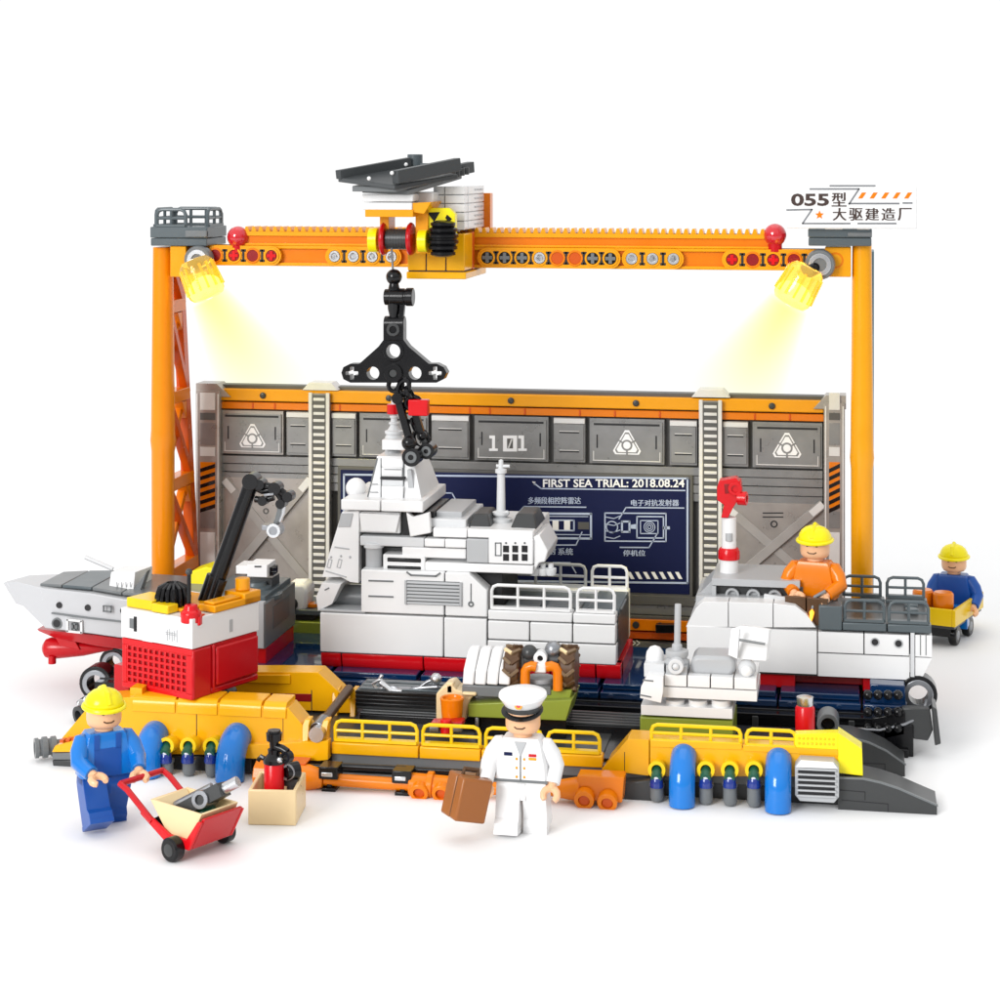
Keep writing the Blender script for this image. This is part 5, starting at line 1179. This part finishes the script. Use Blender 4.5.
# people ------------------------------------------------------------
def person(label, p, yaw, top, legs, skin, la=0, ra=0, armL=None, armR=None, seated=False, face=True, torso_marks=None, legsz=0):
    Mp = Matrix.Translation(p) @ Matrix.Rotation(yaw, 4, 'Z')
    t = thing('person', label, 'person', p)
    m = MB(Mp); hz = 1.72 + legsz
    for sx, an in ((-1, la), (1, ra)):
        m.M = Mp @ Matrix.Translation((sx*.47, 0, hz-.12)) @ Matrix.Rotation(an, 4, 'X')
        L = hz - .12
        prof = [(.42*math.cos(a), .42*math.sin(a)) for a in [PI*k/8 for k in range(9)]] + [(-.42, -.4), (-.44, -L+.55), (-.62, -L+.38), (-.66, -L), (.44, -L), (.44, -.4)]
        m.prism([(-.43, y, z) for y, z in prof], (.86, 0, 0), legs)
        m.box(-.44, .44, -.67, .46, -L-.01, -L+.16, legs)
    m.M = Mp
    m.box(-.9, .9, -.36, .36, hz-.12, hz+.16, legs)
    m.box(-.16, .16, -.42, .3, hz-.5, hz+.1, legs)
    zt0, zt1 = hz+.16, hz+1.72
    def rr(wx, wy, z): return [Vector((x*wx, y*wy, z)) for x, y in ((-1,-.7),(-.92,-1),(.92,-1),(1,-.7),(1,.7),(.92,1),(-.92,1),(-1,.7))]
    m.loft([rr(.97, .46, zt0), rr(.93, .47, zt0+.6), rr(.74, .45, zt1-.12), rr(.66, .40, zt1)], top)
    if torso_marks: torso_marks(m, zt0, zt1)
    m.cyl((0,0,zt1), (0,0,zt1+.14), .34, skin)
    zh = zt1+.12
    m.lathe((0,0,zh), (0,0,1), [(0,.38),(.05,.52),(.15,.6),(.28,.63),(.85,.63),(.97,.58),(1.05,.46),(1.08,.3),(1.22,.3),(1.24,.27)], skin, 28)
    if face:
        for sx in (-1, 1):
            m.ball((sx*.2, -.585, zh+.62), .07, 'black', 10); m.tube([(sx*.3, -.56, zh+.78), (sx*.2, -.60, zh+.82), (sx*.1, -.62, zh+.79)], .025, 'dbrown', 6)
        m.tube([(-.2, -.60, zh+.33), (-.1, -.635, zh+.28), (.1, -.635, zh+.28), (.2, -.60, zh+.33)], .028, 'dbrown', 6)
    for sx, el in ((-1, armL), (1, armR)):
        e, w = el or ((sx*1.2, -.1, zt1-.95), (sx*1.15, -.55, zt1-1.35))
        sh = Vector((sx*.78, 0, zt1-.28)); e = Vector(e); w = Vector(w)
        pts = [sh + Vector((-sx*.12,0,.08)), sh, sh.lerp(e, .5) + Vector((sx*.06,0,0)), e, e.lerp(w, .5), w]
        m.tube(pts, [.2, .33, .34, .32, .29, .27], top, 16)
        d = (w-e).normalized(); u = Vector((sx, 0, 0)); u = (u - d*u.dot(d)).normalized()
        m.cyl(w, w + d*.22, .17, skin, seg=14)
        c = w + d*.42; v = d.cross(u).normalized()
        ring = lambda a, r: c + d*math.cos(a)*-r + u*math.sin(a)*r
        for s2 in (-1, 1):       # two curled fingers of the clasp hand
            m.tube([ring(s2*a, .25) for a in (0, .5, 1.0, 1.5, 2.0, 2.4)], [.13,.14,.14,.13,.12,.1], skin, 10)
    m.build('body', t, bevel=.03)
    return t, Mp, zh, zt1
def helmet(t, Mp, zh, m_, brim=True):
    m = MB(Mp); m.lathe((0,0,zh+.74), (0,0,1), [(0,.69),(.08,.71),(.25,.69),(.44,.58),(.57,.42),(.65,.2),(.67,.02)], m_, 28)
    m.tube([(math.sin(a)*.74, -math.cos(a)*.74 - .1*max(0, math.cos(a)), zh+.76 - .05*math.cos(a)) for a in [-PI + 2*PI*k/24 for k in range(25)]], .08, m_, 8)
    m.tube([(0, -.68, zh+.92), (0, -.48, zh+1.27), (0, 0, zh+1.43), (0, .48, zh+1.27), (0, .68, zh+.92)], .1, m_, 8)
    m.build('helmet', t, bevel=0)
# captain
def uniform(m, z0, z1):
    m.prism([(-.22, -.475, z1-.1), (.0, -.49, z1-.62), (.22, -.475, z1-.1)], (0, -.02, 0), 'pale')
    m.box(-.02, .02, -.5, -.46, z0+.05, z1-.6, 'grey')
    for i in range(3):
        for sx in (-.14, .14): m.ball((sx, -.475, z0+.2+.32*i), .05, 'amber', 8)
    m.box(-.6, -.3, -.49, -.45, z1-.62, z1-.5, 'navy'); m.box(.3, .58, -.49, -.45, z1-.62, z1-.52, 'red'); m.box(.3, .58, -.49, -.45, z1-.74, z1-.65, 'amber'); m.box(-.97, .97, -.48, -.44, z0+.0, z0+.1, 'grey')
pc = atz(523, 832, 0)
t, Mp, zh, z1 = person('person in white naval uniform and peaked cap, walking with a brown suitcase before the barge', pc + Vector((0,0,.04)), math.radians(-2), 'white', 'white', 'skin', la=math.radians(-8), ra=math.radians(18), torso_marks=uniform,
    armL=((-1.18, -.25, 2.45), (-1.2, -.75, 1.95)), armR=((1.18, .1, 2.4), (1.12, -.25, 1.85)))
m = MB(Mp); m.lathe((0,.02,zh+.84), (0,-.12,1), [(0,.66),(.2,.67),(.22,.7),(.26,.72),(.5,.88),(.58,.86),(.66,.6),(.7,.05)], 'white', 30); m.lathe((0,.02,zh+.85), (0,-.12,1), [(0,.672),(.18,.685)], 'dgrey', 30, False)
cap = m.build('cap', t, bevel=0)
m = MB(Mp); m.lathe((0,-.12,zh+.78), (0,-.3,1), [(0,.72),(.05,.76),(.08,.7)], 'black', 28); m.build('visor', t, cap, 0)
m = MB(Mp); m.cyl((0,-.68,zh+1.12), (0,-.84,zh+1.16), .14, 'amber', seg=14); m.cyl((0,-.83,zh+1.16), (0,-.86,zh+1.17), .075, 'brightred', seg=12); m.build('badge', t, cap, 0)
# suitcase
q = Mp @ Vector((-1.2, -.95, 1.55))
sq = thing('suitcase', 'brown hard suitcase with a strap line, held by the captain beside the barge', 'suitcase', q - Vector((0,0,1.3)))
Ms = Matrix.Translation(at(466, 795, q.y-.15)) @ Matrix.Rotation(math.radians(38), 4, 'Z') @ Matrix.Rotation(math.radians(14), 4, 'Y')
m = MB(Ms); m.box(-.62, .62, -.68, -.2, -.8, .72, 'brown'); m.box(-.62, .62, -.16, .5, -.8, .72, 'brown'); m.box(-.58, .58, -.25, .1, -.76, .68, 'dbrown')
m.build('case', sq, bevel=.08)
m = MB(Ms); m.tube([(-.3,0,.7), (-.28,0,.92), (.28,0,.92), (.3,0,.7)], .08, 'dbrown', 10); m.build('handle', sq, bevel=0)
# worker with hand cart
def overall(m, z0, z1):
    m.box(-.5, .5, -.485, -.45, z0, z1-.55, 'workblue')
    for sx in (-.4, .4): m.box(sx-.1, sx+.1, -.485, -.44, z1-.6, z1-.05, 'workblue')
pw = atz(104, 826, 0)
t, Mp, zh, z1 = person('person in blue overalls and yellow helmet, pushing the red hand cart', pw + Vector((0,0,.06)), math.radians(38), 'blue', 'workblue', 'skin', la=math.radians(-30), ra=math.radians(30), torso_marks=overall,
    armL=((-1.05, -.5, 2.5), (-.8, -1.15, 2.25)), armR=((1.1, -.45, 2.45), (.95, -1.1, 2.15)))
helmet(t, Mp, zh, 'lemon')
m = MB(Mp); m.box(-.3, .3, -1.0, -.5, z1-1.3, z1-.7, 'grey') if False else None
# hand cart
a0, a1, a2 = atz(184, 852, .25), atz(216, 838, .25), atz(160, 812, .9)
k0 = atz(184, 857, 0); k1 = atz(214, 846, 0)
ax = (k1-k0).normalized(); fx = Vector((ax.y, -ax.x, 0)) ; fx = -fx if fx.x < 0 else fx
mid = (k0+k1)/2
Mk = Matrix(((ax.x, -fx.x, 0, mid.x), (ax.y, -fx.y, 0, mid.y), (0, 0, 1, 0), (0, 0, 0, 1)))   # local x: axle, local y: towards the handle
hc = thing('hand_cart', 'red two-wheeled hand cart with a tan tub, pushed by the worker in blue', 'hand cart', mid)
m = MB(Mk); hw = 1.05
m.prism([(-hw, -1.0, .75), (-hw, -.75, .45), (-hw, 1.2, .75), (-hw, 1.9, 1.3), (-hw, 1.7, 1.42), (-hw, -.85, 1.45)] if False else [(-hw, y, z) for y, z in ((-1.2, 1.5), (-.6, .42), (.5, .42), (1.9, 1.2), (1.85, 1.42), (.4, .78), (-.45, .78), (-1.0, 1.5))], (.14, 0, 0), 'brightred')
m.prism([(hw-.14, y, z) for y, z in ((-1.2, 1.5), (-.6, .42), (.5, .42), (1.9, 1.2), (1.85, 1.42), (.4, .78), (-.45, .78), (-1.0, 1.5))], (.14, 0, 0), 'brightred')
m.prism([(-hw+.14, -1.25, 1.6), (-hw+.14, -.6, .42), (-hw+.14, -.5, .42), (-hw+.14, -1.1, 1.6)], (hw*2-.28, 0, 0), 'red'); m.box(-hw+.14, hw-.14, -.6, .7, .42, .58, 'red')
m.build('tub', hc)
m = MB(Mk); m.prism([(-hw+.16, -1.05, 1.72), (-hw+.16, -.45, .6), (-hw+.16, .55, .6), (-hw+.16, 1.55, 1.75)], (.12, 0, 0), 'tan'); m.prism([(hw-.28, -1.05, 1.72), (hw-.28, -.45, .6), (hw-.28, .55, .6), (hw-.28, 1.55, 1.75)], (.12, 0, 0), 'tan')
m.prism([(-hw+.28, -1.05, 1.72), (-hw+.28, -.45, .6), (-hw+.28, -.35, .6), (-hw+.28, -.92, 1.72)], (hw*2-.56, 0, 0), 'tan'); m.prism([(-hw+.28, .55, .6), (-hw+.28, 1.55, 1.75), (-hw+.28, 1.42, 1.75), (-hw+.28, .42, .62)], (hw*2-.56, 0, 0), 'tan'); m.box(-hw+.28, hw-.28, -.4, .5, .6, .66, 'tan')
m.build('liner', hc)
m = MB(Mk)
for sx in (-hw+.05, hw-.05): m.tube([(sx, 1.3, 1.05), (sx, 2.6, 1.9), (sx, 3.0, 2.05)], .11, 'red', 10)
m.tube([(-hw+.05, 2.95, 2.05), (hw-.05, 2.95, 2.05)], .11, 'red', 10); m.build('handle', hc, bevel=0)
for sx in (-1, 1):
    m = MB(Mk); m.lathe((sx*1.0-.22+(sx*.22), 0, .42), (1,0,0), [(0,.2),(0,.36),(.06,.42),(.38,.42),(.44,.36),(.44,.2)], 'black', 26); wh = m.build('wheel', hc, bevel=0)
    m = MB(Mk); m.lathe((sx*1.0-.25+(sx*.22), 0, .42), (1,0,0), [(0,.1),(.02,.22),(.48,.22),(.5,.1)], 'dgrey', 20); m.build('rim', hc, wh, 0)
m = MB(Mk); m.cyl((-.9,0,.42), (.9,0,.42), .1, 'black'); m.box(-.5, .5, -.2, .2, .35, .55, 'black'); m.build('axle', hc, bevel=.02)
gq = Mk @ Vector((0, .2, 1.5))
m = MB(Matrix.Translation(gq) @ Mk.to_3x3().to_4x4() @ Matrix.Rotation(math.radians(-32), 4, 'X') @ Matrix.Rotation(math.radians(20), 4, 'Z'))
m.box(-.35, .35, -1.3, .9, -.15, .35, 'dgrey'); m.tube([(0,-1.3,.1),(0,-1.9,.1)], .2, 'silver', 14); m.tube([(.2,-.8,.4),(.2,.8,.42)], .14, 'steel', 10); m.box(-.28, .28, .1, .5, -.8, -.1, 'black'); m.box(-.3, .3, .85, 1.5, -.25, .3, 'black'); m.ring((-.45, -.5, .1), (1,0,0), .32, .18, .9, 'steel'); m.tube([(-.3,.9,.3),(-.3,1.2,.6),(.3,1.2,.6),(.3,.9,.3)], .09, 'dgrey', 8)
dl = tag(m.build('power_drill', bevel=.03), 'dark grey and silver power drill lying in the tub of the red cart', 'drill')
gq = Mk @ Vector((.3, .0, 1.2)); m = MB(); m.ball(gq, .45, 'darkgreen', 20); ob = tag(m.build('green_ball', bevel=0), 'dark green ball in the tub of the red hand cart', 'ball')
# seated welder on the stern
pwd = at(815, 604, 11.0); pwd.z = gz1 - .15
t, Mp, zh, z1 = person('person in orange jacket and yellow helmet, sitting on the stern deck', pwd - Vector((0,0,1.0)) + Vector((0,0,-.15)), math.radians(-12), 'orange', 'dbrown', 'skin', la=math.radians(-86), ra=math.radians(-86),
    armL=((-1.15, -.3, 2.5), (-.7, -.95, 2.2)), armR=((1.15, -.3, 2.5), (.75, -1.0, 2.2)))
helmet(t, Mp, zh, 'lemon')
q = Mp @ Vector((.3, -1.35, 2.15))
wt = thing('welding_torch', 'grey welding torch with a small orange flame, held by the seated worker', 'torch', q)
m = MB(); m.tube([q + Vector((.45,.1,.25)), q, q + Vector((-.1,-.3,-.45))], [.09,.09,.06], 'steel', 10); m.build('torch', wt, bevel=0)
m = MB(); m.lathe(q + Vector((-.1,-.3,-.45)), (-.1,-.4,-1), [(0,.03),(.12,.11),(.3,.08),(.6,.01)], 'flame', 12); m.build('flame', wt, bevel=0)
# wagon at the back right with driver
w0, w1, w2 = atz(958, 648, 0), atz(938, 640, 0), atz(976, 634, 0)
wx = (atz(985, 628, 0) - w0); wx.z = 0; wx.normalize(); wy = Vector((-wx.y, wx.x, 0))
wo = atz(956, 648, 0) + wy*.2
Mw = Matrix(((wx.x, wy.x, 0, wo.x), (wx.y, wy.y, 0, wo.y), (0, 0, 1, 0), (0, 0, 0, 1)))
wg = thing('wagon', 'small yellow flatbed wagon with black wheels, parked behind the stern at far right', 'wagon', wo)
m = MB(Mw); m.box(-.3, 4.6, -.2, 2.1, .95, 1.15, 'dgrey'); m.box(-.4, 4.7, -.28, -.1, 1.1, 1.95, 'yellow'); m.box(-.4, 4.7, 2.0, 2.18, 1.1, 1.95, 'yellow'); m.box(-.4, -.22, -.1, 2.0, 1.1, 1.95, 'yellow'); m.box(4.5, 4.7, -.1, 2.0, 1.1, 1.8, 'yellow'); m.box(-.2, 4.5, -.1, 2.0, 1.13, 1.2, 'amber'); m.box(4.7, 5.6, .2, 1.7, 1.7, 1.95, 'yellow'); m.build('bed', wg)
m = MB(Mw); m.box(.1, 3.4, .1, 1.8, .45, .95, 'black'); m.build('chassis', wg)
for x in (.6, 2.9):
    for y in (-.15, 1.75):
        m = MB(Mw); m.lathe((x, y, .5), (0,1,0), [(0,.25),(0,.44),(.06,.5),(.34,.5),(.4,.44),(.4,.25)], 'black', 24); w_ = m.build('wheel', wg, bevel=0)
        m = MB(Mw); m.lathe((x, y-.03, .5), (0,1,0), [(0,.1),(.03,.24),(.43,.24),(.46,.1)], 'steel', 18); m.build('rim', wg, w_, 0)
for i, (x, y, z, k) in enumerate(((.35, .55, 1.2, 'orange'), (.45, 1.62, 1.2, 'orange'))):
    q = Mw @ Vector((x, y, z)); m = MB(); m.lathe(q, (0,0,1), [(0,.44),(.45,.44),(.5,.48),(.7,.5),(.75,.52),(1.35,.52),(1.45,.44)], k, 24); m.lathe(q, (0,0,1), [(.0,.45),(.44,.45)], 'olive' if i == 0 else 'pale', 24, False)
    tag(m.build('cargo_drum', bevel=0), ('orange lidded drum with an olive base, nearest on the yellow wagon' if i == 0 else 'orange lidded drum with a pale base, behind the nearest drum on the yellow wagon'), 'drum', 'drums on the yellow wagon')
pd = Mw @ Vector((2.9, 2.9, 0)); pd = atz(967, 640, 0); pd = Vector((at(967, 600, 28.5).x, 28.5, 0)); pd.z = at(967, 542, 28.5).z - 5.2
pd = Mw @ Vector((3.25, .85, -.42)); ydr = math.atan2(-wx.x, wx.y)
t, Mp, zh, z1 = person('person in blue jacket and yellow helmet, sitting on the yellow wagon', pd, ydr*.6, 'workblue', 'blue', 'skin', la=math.radians(-84), ra=math.radians(-84), armL=((-1.1, -.4, 2.4), (-.9, -1.05, 2.2)), armR=((1.2, -.2, 2.4), (1.1, -.8, 2.0)))
helmet(t, Mp, zh, 'lemon')

# ================================================================== camera, light
cam = bpy.data.cameras.new('camera'); co = bpy.data.objects.new('camera', cam); COL.objects.link(co)
cam.sensor_width = 36; cam.lens = 36*F/1000; cam.clip_start = 1; cam.clip_end = 5000
cam.shift_y = -(500-HOR)/1000; cam.shift_x = 0
co.location = CAM; co.rotation_euler = (math.radians(90), 0, TH)
SC.camera = co
w = bpy.data.worlds.new('World'); SC.world = w; w.use_nodes = True
nt = w.node_tree; bgn = nt.nodes['Background']; bgn.inputs['Strength'].default_value = WORLD_STRENGTH
tc = nt.nodes.new('ShaderNodeTexCoord'); sx = nt.nodes.new('ShaderNodeSeparateXYZ'); nt.links.new(tc.outputs['Generated'], sx.inputs[0])
# white studio surround: brighter behind and above the set, dimmer on the camera side
mr = nt.nodes.new('ShaderNodeMapRange'); mr.interpolation_type = 'SMOOTHSTEP'; mr.inputs['From Min'].default_value = -.5; mr.inputs['From Max'].default_value = .75; mr.inputs['To Min'].default_value = WORLD_DIM; mr.inputs['To Max'].default_value = 1.05
ad = nt.nodes.new('ShaderNodeMath'); ad.operation = 'MAXIMUM'; nt.links.new(sx.outputs['Y'], ad.inputs[0]); nt.links.new(sx.outputs['Z'], ad.inputs[1])
nt.links.new(ad.outputs[0], mr.inputs['Value']); nt.links.new(mr.outputs['Result'], bgn.inputs['Color'])
def area(name, loc, tgt, size, energy, col=(1,1,1)):
    l = bpy.data.lights.new(name, 'AREA'); l.energy = energy; l.size = size; l.color = col
    o = bpy.data.objects.new(name, l); COL.objects.link(o); o.location = loc; o.rotation_euler = (Vector(tgt)-Vector(loc)).to_track_quat('-Z', 'Y').to_euler()
    return o
for a in LAMPS: area(*a)
SC.view_settings.view_transform = 'Standard'; SC.view_settings.look = 'None'; SC.view_settings.exposure = EXPOSURE; SC.view_settings.gamma = 1; SC.view_settings.use_curve_mapping = False
SC.render.engine = 'CYCLES'; SC.cycles.max_bounces = 8; SC.cycles.transparent_max_bounces = 16; SC.cycles.use_denoising = True; SC.cycles.sample_clamp_indirect = 6
SC.render.film_transparent = False
